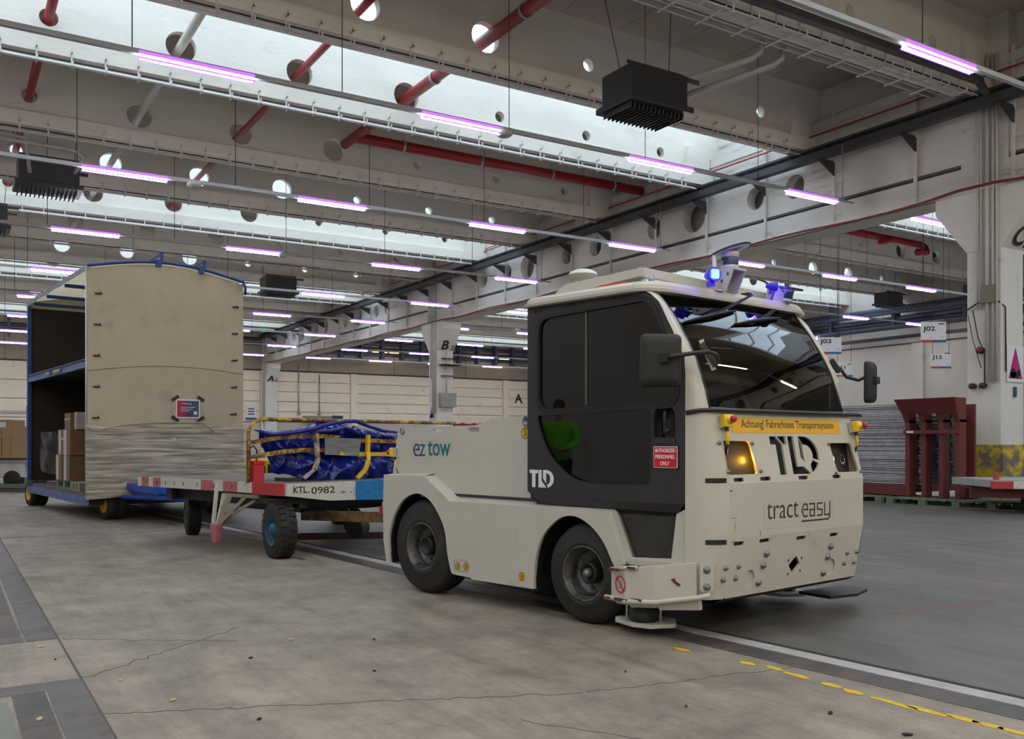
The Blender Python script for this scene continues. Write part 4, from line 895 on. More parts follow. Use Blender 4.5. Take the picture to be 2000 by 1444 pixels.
# blue beacons
blue=emis('blue_beacon_light',(.02,.02,1.0),4.0); bcore=emis('blue_beacon_core',(.25,.72,1.0),1.6); bhs=mat('beacon_housing',(.02,.015,.25),.3,emit=(.03,.0,.9),es=.25)
def beacon(t,off,z,s,label,yaw):
    o=empty('blue_beacon',tuple(RF(t,off,z))); o.parent=T; o.rotation_euler=(0,0,yaw); o.scale=(s,s,s)
    g=Geo(); g.lathe([(0,-.12),(.02,-.115),(.045,-.07),(.055,-.01),(.058,.01),(.05,.016),(.048,.0)],24,basis((0,0,0),(0,1,0),(0,0,1))); g.make('beacon_body',bhs,o)
    Geo().lathe([(.050,.004),(.040,.012),(.0,.014)],20,basis((0,0,0),(0,1,0),(0,0,1))).make('beacon_ring',blue,o)
    Geo().plate([rpoly(rect(-.034,-.036,.034,.036),.014)],.006,basis((.014,0,0),(0,1,0),(0,0,1))).make('beacon_lens',bcore,o)
    g=Geo().box((-.08,-.02,-.09),(-.02,.02,-.05)); g.make('beacon_foot',bhs,o)
    l=bpy.data.lights.new('beacon_glow','POINT'); l.energy=1.1*s; l.color=(.12,.05,1); l.shadow_soft_size=.03; lo=bpy.data.objects.new('beacon_glow',l); link(lo,o); lo.location=(.09,0,.0)
beacon(.265,-.32,2.262,.82,'',-.45); beacon(1.08,-.42,2.285,.6,'',.9)
# right corner sensor, tilted
s2=empty('corner_sensor',tuple(RF(1.26,-.46,2.245))); s2.parent=T; s2.rotation_euler=(math.radians(0),math.radians(12),0); s2.scale=(.62,.62,.72)
Geo().lathe([(0,-.06),(.09,-.06),(.09,-.035),(.085,-.03)],28).make('sensor_foot',lg,s2); Geo().lathe([(.084,-.035),(.085,-.03),(.085,.04),(.084,.045)],28).make('sensor_band',mat('sensor_teal_band',(.003,.035,.05),.15,coat=.5),s2)
Geo().lathe([(.086,.04),(.09,.045),(.09,.06),(0,.06)],28).make('sensor_cap',lg,s2)
q=Geo().lathe([(0,.078),(.19,.078),(.195,.070),(0,.066)],32,Matrix.Translation((0,-.02,0))).make('sensor_shade',mat('shade_white',(.6,.58,.6)),s2)
Geo().lathe([(.188,.080),(.197,.078),(.197,.066),(.188,.064)],32,Matrix.Translation((0,-.02,0))).make('shade_rim',mat('shade_rim_blue',(.02,.02,.06)),s2)
g=Geo().plate([rpoly([(-.10,-.09),(.10,-.09),(.13,-.02),(-.06,.07)],.02)],.012,basis((0,-.13,0),(0.3,1,0),(0,0,1))); g.box((-.1,-.25,-.08),(-.05,-.05,.05)); g.make('sensor_bracket',lg,s2)
g=Geo().tube([RF(.95,-.5,2.30),RF(1.0,-.52,2.345),RF(1.06,-.5,2.33),RF(1.15,-.48,2.29)],.007,6); g.make('cable',black_m,T)
# --- wipers
def wiper(piv,tip,a,b):
    r=empty('wiper',(0,0,0)); r.parent=T
    P=lambda q:Vector(q)
    up=Vector((.03,-.0,.012))
    g=Geo(); g.bar(P(piv)+up,P(a)*.5+P(b)*.5+up*1.2,.016,.01); g.bar(P(piv)+up+Vector((0,.03,.004)),P(a)*.4+P(b)*.6+up*1.2,.008,.008); g.box(P(piv)-Vector((.03,.02,.02)),P(piv)+Vector((.03,.02,.03))); g.make('wiper_arm',black_m,r)
    g=Geo(); m=[P(a).lerp(P(b),k/8)+up*(.6+.5*math.sin(math.pi*k/8)) for k in range(9)]; g.tube(m,.009,6,radii=[.004,.007,.010,.012,.013,.012,.010,.007,.004]); n_=[P(a).lerp(P(b),k/8)+up*.35 for k in range(9)]; g.tube(n_,.006,5); g.make('wiper_blade',black_m,r)
def WT(t,z):
    s=0
    for k in range(len(pz)-1):
        if pz[k]<=z<=pz[k+1]: s=(k+(z-pz[k])/(pz[k+1]-pz[k]))/(len(pz)-1)
    if z>=pz[-1]: s=1
    v=WS((t+.055)/1.465,s); v.z=max(z,v.z); return v
wiper(WT(.83,2.19),None,WT(-.02,1.93),WT(.60,2.065)); wiper(WT(1.17,2.145),None,WT(.47,1.955),WT(1.11,2.06))
# --- mirrors
mr=empty('left_mirror',(0,0,0)); mr.parent=T
g=Geo()
def mirror_head(g,c,wd,ht,dp,M):
    n=10
    vs=[];ring=rpoly([(-wd/2,-ht/2),(wd/2*.94,-ht/2),(wd/2,ht/2*.93),(-wd/2*.95,ht/2)],.035,4); m=len(ring)
    for s,d in ((1,0),(1,.35),(.97,.7),(.86,.93),(.6,1.0)):
        for x,y in ring: vs.append((x*s,y*s,dp*d))
    fs=[(j*m+i,j*m+(i+1)%m,(j+1)*m+(i+1)%m,(j+1)*m+i) for j in range(4) for i in range(m)]+[tuple(range(m))[::-1],tuple(range(4*m,5*m))]
    g.add(vs,fs,M,True)
mirror_head(g,None,.245,.315,.06,basis((2.385,-.13,1.675),Vector((.84,.54,0)).normalized(),(0,0,1))); g.make('mirror_housing',mat('mirror_black_grained',(.013,.013,.014),.6,bump=.1,bscale=300),mr,)
g=Geo(); g.tube([(2.435,-.17,1.680),(2.50,-.165,1.688),(2.58,-.09,1.705),(2.635,-.01,1.715),(2.66,.03,1.70),(2.655,.07,1.655)],.013,8); g.box((2.43,-.20,1.655),(2.47,-.15,1.705)); g.make('mirror_arm',black_m,mr)
g=Geo(); g.bar((2.545,.05,1.775),(2.615,.10,1.64),.035,.02,up=(1,-1,0)); g.make('mirror_bracket',black_m,mr)
g=Geo(); g.bar((2.52,.085,1.80),(2.58,.13,1.62),.028,.006,up=(1,-1,0)); g.make('bracket_plate',white_m,mr)
m2=empty('right_mirror',(0,0,0)); m2.parent=T
g=Geo(); mirror_head(g,None,.12,.31,.05,basis((2.63,2.07,1.635),Vector((.05,1,0)).normalized(),(0,0,1))); g.make('mirror_housing',mat('mirror_black_grained',(.028,.027,.029)),m2)
g=Geo(); g.tube([(2.42,1.93,1.775),(2.47,1.98,1.73),(2.50,2.0,1.675),(2.575,2.04,1.650),(2.66,2.06,1.690),(2.685,2.08,1.66)],.013,8); g.box((2.655,2.06,1.62),(2.70,2.12,1.67)); g.bar((2.43,1.90,1.80),(2.47,1.95,1.71),.05,.03,up=(1,1,0)); g.make('mirror_arm',black_m,m2)
g=Geo().hexa([(2.44,1.80,1.66),(2.45,1.86,1.64),(2.455,1.86,1.64),(2.445,1.80,1.66)],[(2.40,1.80,1.81),(2.41,1.88,1.80),(2.415,1.88,1.80),(2.405,1.80,1.81)]); g.bar((2.40,1.83,1.82),(2.47,1.88,1.62),.11,.008,up=(1,-.2,.4)); g.make('bracket_plate',white_m,m2)
# --- emergency stop boxes
def estop(M,s=1.0,cable=True):
    r=empty('emergency_stop',(0,0,0)); r.parent=T; r.matrix_local=M@Matrix.Scale(s,4)
    Geo().box((-.038,-.038,0),(.038,.038,.026)).make('stop_base',mat('stop_base_grey',(.42,.42,.40),.5),r,bevel=.004)
    Geo().box((-.037,-.037,.026),(.037,.037,.068)).make('stop_box',yel_m,r,bevel=.006)
    Geo().lathe([(.026,.066),(.026,.074),(.016,.078),(.015,.095)],16).make('stop_collar',yel_m,r)
    Geo().lathe([(.014,.090),(.020,.094),(.022,.104),(.018,.114),(0,.118)],18).make('stop_button',est_m,r)
    if cable:
        Geo().cyl((0,-.038,.03),(0,-.060,.03),.013,10).make('cable_gland',dsteel_m,r); Geo().tube([(0,-.06,.03),(-.002,-.10,.03),(0,-.135,.018)],.010,8).make('yellow_cable',yel_m,r); Geo().tube([(0,-.135,.018),(.004,-.16,.0),(.01,-.19,-.02)],.009,8).make('cable',black_m,r)
fx=(FM(2).to_3x3()@Vector((1,0,0))).normalized(); fy=(FM(2).to_3x3()@Vector((0,1,0))).normalized()
def onn(t,z,rot): 
    o=FM(2)@Vector((t,z-z0,0)); R3=Matrix.Rotation(rot,3,'Z'); x=(R3@fx).normalized(); y=(fy-x*fy.dot(x)).normalized(); return basis(o,x,y)
estop(onn(.03,1.312,-.25)); estop(onn(1.46,1.292,.1))
estop(basis((-.46,.115,1.108),Vector((.25,-1,0)).normalized(),(0,0,1),Vector((-1,-.25,0)).normalized()))
# --- front bumper guards and low scanners
def guard(sy,yc,label):
    f=(lambda y:y) if sy>0 else (lambda y:1.88-y)
    r=empty('corner_guard',(0,0,0)); r.parent=T
    A=[(1.975,f(-.085)),(2.12,f(-.13)),(2.30,f(-.08)),(2.52,f(.04))]
    top=[.405,.43,.455,.485]; bot=[.235,.235,.245,.285]
    g=Geo()
    n=len(A); vs=[(x,y,z) for (x,y),z in zip(A,top)]+[(x,y,z) for (x,y),z in zip(A,bot)]; ins=.045*(1 if sy>0 else -1)
    vs+=[(x-.01,y+ins,z) for x,y,z in vs[:]]
    N_=2*n
    fs=[]
    for i in range(n-1):
        fs+=[(i,i+1,n+i+1,n+i),(N_+i,N_+n+i,N_+n+i+1,N_+i+1),(i,N_+i,N_+i+1,i+1),(n+i,n+i+1,N_+n+i+1,N_+n+i)]
    fs+=[(0,n,N_+n,N_),(n-1,N_+n-1,N_+2*n-1,2*n-1)]
    g.add(vs,fs); g.make('guard_plate',whited_m,r,bevel=.004)
    g=Geo(); 
    L=[(1.94,f(-.10),.23)]+[(x+.012,y-(.012 if sy>0 else -.012),z-.006) for (x,y),z in zip(A,bot)]+[(2.60,f(.06),.30)]
    g.tube(L,.016,8); g.tube([(x,y,z) for (x,y),z in list(zip(A,top))[:2]]+[(2.2,f(-.112),.438)],.013,8); g.make('guard_lip',whited_m,r)
    low_=[(x,y) for x,y in A]; g=Geo()
    for (a,b) in zip(range(n-1),range(1,n)):
        g.hexa([(A[a][0]+.02,f(0)+(A[a][1]-f(0))+ (.03 if sy>0 else -.03),.19),(A[b][0],A[b][1]+(.03 if sy>0 else -.03),.20),(A[b][0],A[b][1]+(.06 if sy>0 else -.06),.20),(A[a][0]+.02,A[a][1]+(.06 if sy>0 else -.06),.19)],
               [(A[a][0],A[a][1],bot[a]),(A[b][0],A[b][1],bot[b]),(A[b][0],A[b][1]+(.05 if sy>0 else -.05),bot[b]),(A[a][0],A[a][1]+(.05 if sy>0 else -.05),bot[a])])
    g.make('guard_skirt',whited_m,r)
    d=Vector((.45,(.89 if sy>0 else -.89),0)).normalized()
    g=Geo(); o=Vector((2.555,f(.070),.39)); d=Vector((.10,(.14 if sy>0 else -.14),0)).normalized(); 
    M=basis(o,d if sy>0 else -d,(0,0,1)); g.plate([rpoly(rect(-.035,-.075,.05,.10),.03)],.008,M,z0=.012); g.make('guard_flange',white_m,r)
    for y_ in (-.045,.055): b=bpy.data.objects.new('flange_bolt',bme); link(b,r); b.matrix_local=M@Matrix.Translation((.005,y_,.02))
    g=Geo(); c=(2.10,f(.06))
    P=[(c[0]+x,c[1]+(y if sy>0 else -y)) for x,y in [(-.21,.0),(-.17,-.05),(.0,-.10),(.12,-.07),(.20,.06),(.19,.10),(.10,.22),(-.1,.22),(-.21,.05)]]
    g.plate([P],.025,Matrix.Translation((0,0,0)),z0=.055); g.make('scanner_shelf',whited_m,r,bevel=.004)
    g=Geo(); g.lathe([(.085,.08),(.09,.09),(.09,.16),(.075,.165),(.085,.18),(.085,.21),(0,.21)],24,Matrix.Translation((c[0]+.0,c[1]+(.02 if sy>0 else -.02),0))); g.make('laser_scanner',black_m,r)
    g=Geo()
    for a in (-2.2,-1.1): g.cbox((c[0]+.087*math.cos(a),c[1]+(.02+.087*math.sin(a))*(1 if sy>0 else -1)+0,.195),(.035,.012,.008))
    if sy>0: g.make('status_light',emis('green_status_light',(.05,1,.25),2.0),r)
    g=Geo().cyl((c[0]-.1,f(.04),.07),(c[0]-.1,f(.04),.22),.008,6).cyl((c[0]+.1,f(.12),.07),(c[0]+.1,f(.12),.22),.008,6); g.make('shelf_rod',whited_m,r)
    return r
G1=guard(1,0,''); guard(-1,0,'')
# prohibition sign on the left guard
c=Vector((2.075,-.118,.325)); xd=Vector((.145,-.045,0)).normalized(); M=basis(c,xd,(0,0,1))
Geo().plate([circle(0,0,.054,28),circle(0,0,.045,28)],.0015,M,z0=.002).plate([[(-.036,.030),(-.030,.036),(.036,-.030),(.030,-.036)]],.0015,M,z0=.002).make('prohibition_sign',mat('sign_red',(.5,.01,.02)),G1)
g=Geo().tube([M@Vector(p) for p in [(-.02,-.012,.003),(-.01,-.024,.003),(.01,-.018,.003),(.018,0,.003),(.014,.02,.003),(.004,.028,.003)]],.0015,4); g.make('sign_symbol',dgrey,G1)
g=Geo()
def chip(M,pts): g.plate([pts],.001,M)
M2=basis((2.30,-.082,.36),Vector((.22,.12,0)).normalized(),(0,0,1))
for P in ([(.10,.02),(.125,.028),(.13,.01),(.16,-.008),(.15,-.02),(.12,0)],): chip(M2@Matrix.Translation((0,0,.004)),P)
for (x,z,l,h) in ((2.04,.414,.07,.012),(2.17,.436,.05,.012),(2.10,.236,.10,.016),(2.20,.243,.08,.014),(2.40,.262,.03,.012),(1.99,.236,.03,.01)):
    y=-.112 if x<2.12 else -.13+(x-2.12)*.5; g.cbox((x,y-.030,z),(l,.020,h))
g.make('paint_chip',rust_m,G1)
g=Geo()
for a,b in (((2.22,.36),(2.28,.355)),((2.22,.345),(2.30,.35)),((2.215,.33),(2.22,.30)),((2.22,.33),(2.27,.332))): g.bar((a[0],-.125+(a[0]-2.12)*.28,a[1]),(b[0],-.125+(b[0]-2.12)*.28,b[1]),.002,.002)
g.make('scratch',mat('red_scratch',(.3,.05,.04),.7),G1)
# scuffs on the nose
g=Geo()
for (x,z,l,h,i) in ((-.0,.90,.03,.012,1),(.02,.74,.05,.004,1),(.05,.66,.004,.06,1),(.02,.60,.05,.004,1),(.30,.62,.008,.03,1)): g.plate([rect(x,z-.62,x+l,z-.62+h)],.0006,FM(1))
g.make('scuff',mat('brown_scuff',(.22,.17,.12),.8),T)
Geo().add([FP(0,-.05,.26),FP(W_,-.05,.26),FP(W_,-.12,.225),FP(0,-.12,.225)],[(0,1,2,3)]).add([FP(0,-.12,.225),FP(W_,-.12,.225),FP(W_,-.3,.22),FP(0,-.3,.22)],[(0,1,2,3)]).make('nose_underside',mat('rusty_underside',(.06,.035,.025),.8),T)
# front low plate seen beyond the right corner
g=Geo(); g.plate([[(2.36,1.55),(2.62,1.50),(2.70,1.75),(2.66,2.0),(2.45,2.05)]],.02,Matrix.Identity(4),z0=.105); g.make('scanner_shelf',black_m,T)
# --- cab interior
seat=empty('driver_seat',(1.55,.95,0)); seat.parent=T
inm=mat('interior_black',(.03,.03,.032),.6)
g=Geo().box((-.22,-.24,.95),(.25,.24,1.10)); g.make('seat_cushion',inm,seat,bevel=.04); g=Geo().hexa([(-.30,-.23,1.08),(-.18,-.23,1.08),(-.18,.23,1.08),(-.30,.23,1.08)],[(-.38,-.2,1.65),(-.28,-.2,1.65),(-.28,.2,1.65),(-.38,.2,1.65)]); g.make('seat_back',inm,seat,bevel=.03)
Geo().box((-.15,-.18,.8),(.15,.18,.95)).make('seat_base',inm,seat)
g=Geo(); g.lathe([(.17,-.012),(.185,0),(.17,.012),(.158,0)],28,basis((2.15,.93,1.38),(0,1,0),(.4,0,.9)),True); g.cyl((2.15,.93,1.38),(2.35,.93,1.1),.025,8); g.cyl((2.15,.77,1.38),(2.15,1.09,1.38),.012,6); g.make('steering_wheel',inm,T)
g=Geo().hexa([(2.28,.1,.8),(2.62,.2,.8),(2.7,1.72,.8),(2.28,1.76,.8)],[(2.25,.1,1.33),(2.52,.2,1.37),(2.62,1.70,1.37),(2.25,1.76,1.33)]); g.make('dashboard',inm,T)
Geo().box((1.95,.7,1.92),(2.15,1.15,2.12)).make('ceiling_computer_box',mat('dull_grey_box',(.12,.12,.12),.5),T)
nb=Geo().hexa([FP(.05,-.14,1.40),FP(.42,-.14,1.40),FP(.42,-.145,1.40),FP(.05,-.145,1.40)],[FP(.05,-.27,1.62),FP(.42,-.27,1.62),FP(.42,-.275,1.62),FP(.05,-.275,1.62)]).make('number_board',mat('number_board_grey',(.11,.10,.10),.7),T)
a_=Vector(FP(.05,-.14,1.40)); x_=(Vector(FP(.42,-.14,1.40))-a_).normalized(); y_=(Vector(FP(.05,-.27,1.62))-a_).normalized(); M=basis(a_,x_,y_)
g=Geo(); text_geo(g,'T',.09,M@Matrix.Translation((.14,.14,.002)),fit=(.055,.07)); text_geo(g,'70918',.1,M@Matrix.Translation((.03,.02,.002)),fit=(.28,.085)); g.make('board_lettering',black_m,nb)
# ================================================================ FLAT BAGGAGE CART (local: a back from the near corner along its end, b across)
co=site(-2.298,9.214); ca=site(-.757,.654); 
K=empty('baggage_cart',(co[0],co[1],0),math.atan2(ca[1],ca[0]),'flat baggage cart with red and white edge, marked KTL 0982, behind the tractor','cart')
# root x = a (towards the far left corner); root -y = b (towards the tractor side)
def KB(a,b,z): return (a,-b,z)
pw_=mat('chipped_white_paint',(.56,.54,.50),.6,var=.08,vscale=6,dirt=(.22,.16,.12),dscale=9,damt=.37); pr_=mat('chipped_red_paint',(.42,.03,.035),.55,var=.12,vscale=5,dirt=(.30,.13,.10),dscale=8,damt=.36)
prf=mat('faded_pink_red_paint',(.40,.12,.13),.6,var=.15,vscale=8,dirt=(.45,.38,.36),dscale=9,damt=.38); pbl=mat('cart_blue_paint',(.01,.17,.42),.5,var=.08,dirt=(.35,.36,.36),dscale=7,damt=.27)
deckm=mat('worn_grey_deck',(.17,.155,.14),.75,var=.25,vscale=4,dirt=(.24,.22,.20),dscale=5,damt=.42); yr=mat('yellow_paint_over_rust',(.55,.37,.02),.55,var=.15,vscale=6,dirt=(.13,.05,.03),dscale=11,damt=.52)
yc_=mat('clean_yellow_paint',(.68,.47,.01),.5,var=.08,dirt=(.3,.16,.04),dscale=12,damt=.3)
Geo().box((.0,-3.1,.66),(2.95,0,.755)).make('deck',deckm,K)
for k in range(9):   # deck boards
    b0=.03+.34*k; Geo().box((.02,-(b0+.33),.755),(2.93,-b0,.762)).make('deck_board',deckm,K)
# striped end board (a from 0 to 2.97), blocks of paint
seg=[(0,.53,pr_),(.53,.80,pw_),(.80,1.08,prf),(1.08,1.26,pw_),(1.26,1.53,prf),(1.53,2.42,pw_),(2.42,2.60,prf),(2.60,2.70,pw_),(2.70,2.88,prf),(2.88,2.97,pw_)]
for a,b,m in seg: Geo().box((a,0,.655 if a>.5 else .645),(b,.035,.768)).make('edge_board',m,K)
for a in (.9,1.25,1.6,1.9,2.1,2.3,2.5,2.75): Geo().box((a,.034,.69),(a+.012,.037,.735)).make('slot',seal_m,K)
# front board: deeper in the middle
def fb(b0,b1,za,zb,m): Geo().hexa([(-.04,-b0,za),(0,-b0,za),(0,-b1,zb),(-.04,-b1,zb)],[(-.04,-b0,.768),(0,-b0,.768),(0,-b1,.768),(-.04,-b1,.768)]).make('front_board',m,K)
fb(0,.53,.645,.575,pw_); fb(.53,.88,.575,.565,pw_); fb(.88,1.29,.565,.55,pbl); fb(1.29,2.2,.55,.55,pw_); fb(2.2,3.1,.55,.64,pw_)
M=basis((-.0405,0,0),(0,-1,0),(0,0,1))
g=Geo(); text_geo(g,'KTL',.1,M@Matrix.Translation((.075,.668,0)),ex=.002,bold=.001,fit=(.17,.068)); text_geo(g,'0982',.1,M@Matrix.Translation((.30,.655,0)),ex=.002,fit=(.30,.070)); g.plate([circle(.262,.675,.008)],.002,M); g.make('stencilled_letters',black_m,K)
g=Geo()
for x,y,l in ((.65,.655,.12),(.80,.652,.04),(1.02,.65,.07),(1.17,.67,.09),(.95,.70,.02)): g.plate([[(x,y),(x+l*.5,y+.006),(x+l,y+.002),(x+l*.6,y-.005)]],.001,M)
g.make('paint_chip',rust_m,K)
# under-frame
g=Geo().box((.25,-2.9,.50),(.38,-.15,.66)).box((2.5,-2.9,.50),(2.63,-.15,.66)).box((.1,-.35,.50),(2.8,-.25,.64)).box((.1,-2.8,.50),(2.8,-2.7,.64)).box((.7,-1.9,.4),(1.9,-.7,.5)); g.make('underframe',dsteel_m,K)
def cart_wheel(a,b,r,wd,rot,parent,rimm,z=None):
    o=empty('wheel',KB(a,b,r),rot); o.parent=parent
    M=basis((0,0,0),(1,0,0),(0,0,1)) # outboard = local -y
    ps=[(r*.55,0),(r*.9,-.005),(r*.97,-.02),(r,-.04),(r,-wd+.04),(r*.97,-wd+.02),(r*.9,-wd),(r*.55,-wd)]
    g=Geo().lathe(ps,40,M)
    for k in range(26):
        an=2*math.pi*k/26
        for s in (0,1):
            R=M@Matrix.Rotation(an+s*.12,4,'Z'); g.cbox((r,0,-.045-s*(wd-.09)),(.022,r*.13,wd*.32),R)
    g.make('tyre',rub_m,o)
    g=Geo(); g.lathe([(r*.55,.0),(r*.53,-.01),(r*.50,-.01),(r*.44,-.05),(r*.25,-.05),(r*.22,-.01),(r*.1,.01),(0,.01)],28,M); g.lathe([(r*.55,-wd),(r*.3,-wd+.03),(0,-wd+.03)],20,M); g.make('rim',rimm,o)
    return o
brim=mat('blue_rim',(.01,.09,.16),.5,.2,dirt=(.02,.02,.02),dscale=8,damt=.4); drim=mat('dark_rim',(.03,.03,.03),.5,.3)
# the near wheel and its mate: positions measured on the floor, turned a little against the deck
def KL(X,D):
    p=Vector((*site(X,D),0))-Vector((co[0],co[1],0)); an=math.atan2(ca[1],ca[0]); return (p.x*math.cos(an)+p.y*math.sin(an), -(-p.x*math.sin(an)+p.y*math.cos(an)))
def wrot(nx,nd):  # rotation so that local -y points along the site direction (nx,nd)
    v=site(nx,nd); an=math.atan2(ca[1],ca[0]); return math.atan2(v[1],v[0])-an+math.pi/2
p1=KL(-2.47,9.32); p2=KL(-4.20,11.72)
cart_wheel(p1[0],p1[1],.29,.19,wrot(-.82,-.57),K,brim); cart_wheel(p2[0],p2[1],.27,.17,wrot(-.90,-.43),K,drim)
p3=KL(-.95,11.0); p4=KL(-2.6,13.2); cart_wheel(p3[0],p3[1],.29,.19,wrot(-.90,-.43),K,brim); cart_wheel(p4[0],p4[1],.27,.17,wrot(-.90,-.43),K,drim)
for p in (p1,p2,p3,p4):
    g=Geo(); x,y,_=KB(p[0],p[1],0); g.bar((x,y-.25,.3),(x+.1,y-.25,.62),.12,.05); g.bar((x-.1,y-.2,.58),(x+.35,y-.2,.58),.3,.06); g.cyl((x,y-.28,.28),(x,y,.28),.03,8)
    g.make('wheel_fork',dsteel_m,K)
# hanging folding drawbar on the striped end
g=Geo()
for a,b in (((1.18,.045,.74),(1.10,.14,.28)),((1.04,.045,.63),(1.02,.14,.28))): g.bar(a,b,.045,.012,up=(1,0,0)).bar((a[0]+.02,a[1],a[2]),(b[0]+.02,b[1],b[2]),.008,.03,up=(1,0,0))
g.make('hanging_bar',mat('chipped_white_paint',(.56,.54,.50)),K)
g=Geo().bar((.96,.03,.62),(1.0,.14,.28),.05,.05); g.bar((.66,.0,.63),(.99,.14,.30),.035,.035); g.bar((.5,-.1,.63),(.95,.12,.36),.03,.03); g.box((.45,-.15,.60),(1.1,.02,.64)); g.make('brace',mat('beige_worn_steel',(.27,.24,.19),.6,dirt=(.12,.07,.05),dscale=8,damt=.4),K)
g=Geo().hexa([(1.0,.11,.11),(1.07,.11,.11),(1.07,.18,.11),(1.0,.18,.11)],[(.97,.10,.31),(1.12,.10,.31),(1.12,.17,.31),(.97,.17,.31)]); g.make('red_foot',prf,K,bevel=.01)
# tow bar to the tractor
an_=math.atan2(ca[1],ca[0])
g=Geo(); A0=(.62,-.62,.43);B0=(-.10,-2.2,.40)
def kp(X,D,z): q=KL(X,D); return KB(q[0],q[1],z)
g.bar(kp(-2.35,10.3,.36),kp(-1.13,8.9,.455),.08,.105); g.make('tow_bar',mat('rusty_tow_bar',(.20,.12,.035),.65,dirt=(.07,.04,.025),dscale=9,damt=.5),K)
g=Geo(); g.bar(kp(-1.20,8.95,.455),kp(-1.10,8.85,.455),.13,.15); g.cyl(kp(-1.22,8.95,.28),kp(-1.22,8.95,.35),.035,8); g.make('tow_socket',mat('dark_yellow_rust',(.12,.085,.03),.6,dirt=(.05,.03,.02),dscale=9,damt=.5),K)
g=Geo(); g.bar(kp(-1.12,8.86,.49),kp(-.66,8.0,.50),.10,.05).bar(kp(-1.12,8.86,.43),kp(-.66,8.0,.44),.08,.04); g.make('tow_eye',yc_,K)
g=Geo(); g.tube([kp(-1.22,8.95,.50),kp(-1.16,8.9,.53),kp(-1.05,8.8,.50)],.02,6); g.box(*[kp(-1.2,8.93,.49),tuple(v+.07 for v in kp(-1.2,8.93,.49))]); g.make('red_latch',pr_,K)
g=Geo(); g.bar(kp(-2.5,10.6,.09),kp(-.75,10.6,.115),.05,.075); g.make('lower_bar',mat('rusty_dark_bar',(.04,.022,.018),.7),K)
g=Geo(); g.lathe([(.17,-.05),(.17,.05),(0,.05)],16,Matrix.Translation(kp(-1.75,10.2,.28))@Matrix.Rotation(1.2,4,'X')); g.lathe([(0,-.05),(.17,-.05)],16,Matrix.Translation(kp(-1.75,10.2,.28))@Matrix.Rotation(1.2,4,'X')); g.make('turntable',dsteel_m,K)
# --- cage rack on the cart
def CP(b,z,a=.6): return (a,-b,z)
R_=empty('side_rack',(0,0,0)); R_.parent=K
g=Geo(); g.tube([CP(-.03,.76),CP(-.03,1.28),CP(-.01,1.35),CP(.05,1.41),CP(.13,1.435),CP(.5,1.435),CP(3.05,1.435),CP(3.08,1.40),CP(3.08,.76)],.022,8); g.make('rack_tube',yr,R_)
bow=lambda b:.6-.22*math.sin(math.pi*min(1,max(0,(b)/2.2)))
for z0_ in (0,-.155):
    P=[(0,1.185),(.16,1.215),(.34,1.243),(.56,1.258),(.80,1.255),(1.0,1.24)]
    g=Geo()
    for (b0,za),(b1,zb) in zip(P[:-1],P[1:]): g.bar(CP(b0,za+z0_,bow(b0)),CP(b1,zb+z0_,bow(b1)),.045,.012,up=(1,0,0))
    g.make('rail',yr,R_)
    g=Geo().bar(CP(1.0,1.215+z0_*.98,bow(1.0)),CP(1.36,1.205+z0_,bow(1.36)),.045,.012,up=(1,0,0)).bar(CP(1.36,1.205+z0_,bow(1.36)),CP(2.6,1.19+z0_,bow(2.6)),.045,.012,up=(1,0,0)); g.make('rail',yr if z0_==0 else yc_,R_)
g=Geo()
def flat(P): 
    for a,b in zip(P[:-1],P[1:]): g.bar(a,b,.04,.04)
flat([CP(.66,1.33,.36),CP(.67,1.16,.36),CP(.67,1.0,.34),CP(.60,.89,.31),CP(.52,.80,.38)]); g.make('post',mat('white_rusty_post',(.45,.40,.33),.6,dirt=(.16,.07,.04),dscale=12,damt=.5),R_)
g=Geo(); flat([CP(1.38,1.27,.34),CP(1.37,1.08,.34),CP(1.36,.98,.31),CP(1.29,.88,.28),CP(1.18,.78,.30)]); g.make('post',yc_,R_)
Geo().hexa([(.385,-.80,1.05),(.395,-.80,1.05),(.385,-1.27,1.035),(.375,-1.27,1.035)],[(.37,-.79,1.245),(.38,-.79,1.245),(.365,-1.29,1.225),(.355,-1.29,1.225)]).make('metal_plate',mat('bare_aluminium_plate',(.30,.31,.32),.42,.55,var=.25,vscale=9,stretch=(1,.4,3)),R_)
Geo().box((.55,-.13,.762),(.66,-.0,.99)).box((.54,-.14,.96),(.60,.0,.985)).cyl((.62,-.08,.99),(.62,-.08,1.01),.012,6).make('stake_pocket',mat('red_block_paint',(.45,.02,.03),.5,dirt=(.20,.05,.04),dscale=8,damt=.33),K)
g=Geo().box((.5,-.6,.765),(.75,-.40,.80)).box((.52,-.75,.765),(.56,-.6,.84)); g.make('hinge',dsteel_m,K)
# --- blue tarpaulin over the load: its own thing
tarp=mat('blue_tarpaulin',(.005,.011,.19),.24,var=.2,vscale=2,spec=.4,bump=.06,bscale=25,coat=.15)
def ridg(x,y,s):
    return 1-abs(noise.noise(Vector((x,y,s))))*2
BT=[(-.02,1.20),(.0,1.34),(.06,1.335),(.3,1.305),(.55,1.33),(.75,1.38),(.95,1.43),(1.12,1.435),(1.25,1.41),(1.45,1.355),(1.7,1.32),(2.0,1.31),(2.4,1.30),(2.8,1.28)]
BB=[(-.02,1.18),(.06,1.10),(.14,.98),(.2,.85),(.26,.83),(.42,.83),(.55,.78),(.62,.73),(.8,.715),(.95,.735),(1.1,.72),(1.2,.74),(1.28,.76),(1.4,.72),(1.7,.705),(2.2,.70),(2.8,.72)]
def interp(P,b):
    for (a,va),(c,vc) in zip(P[:-1],P[1:]):
        if b<=c: return va+(vc-va)*max(0,(b-a))/(c-a)
    return P[-1][1]
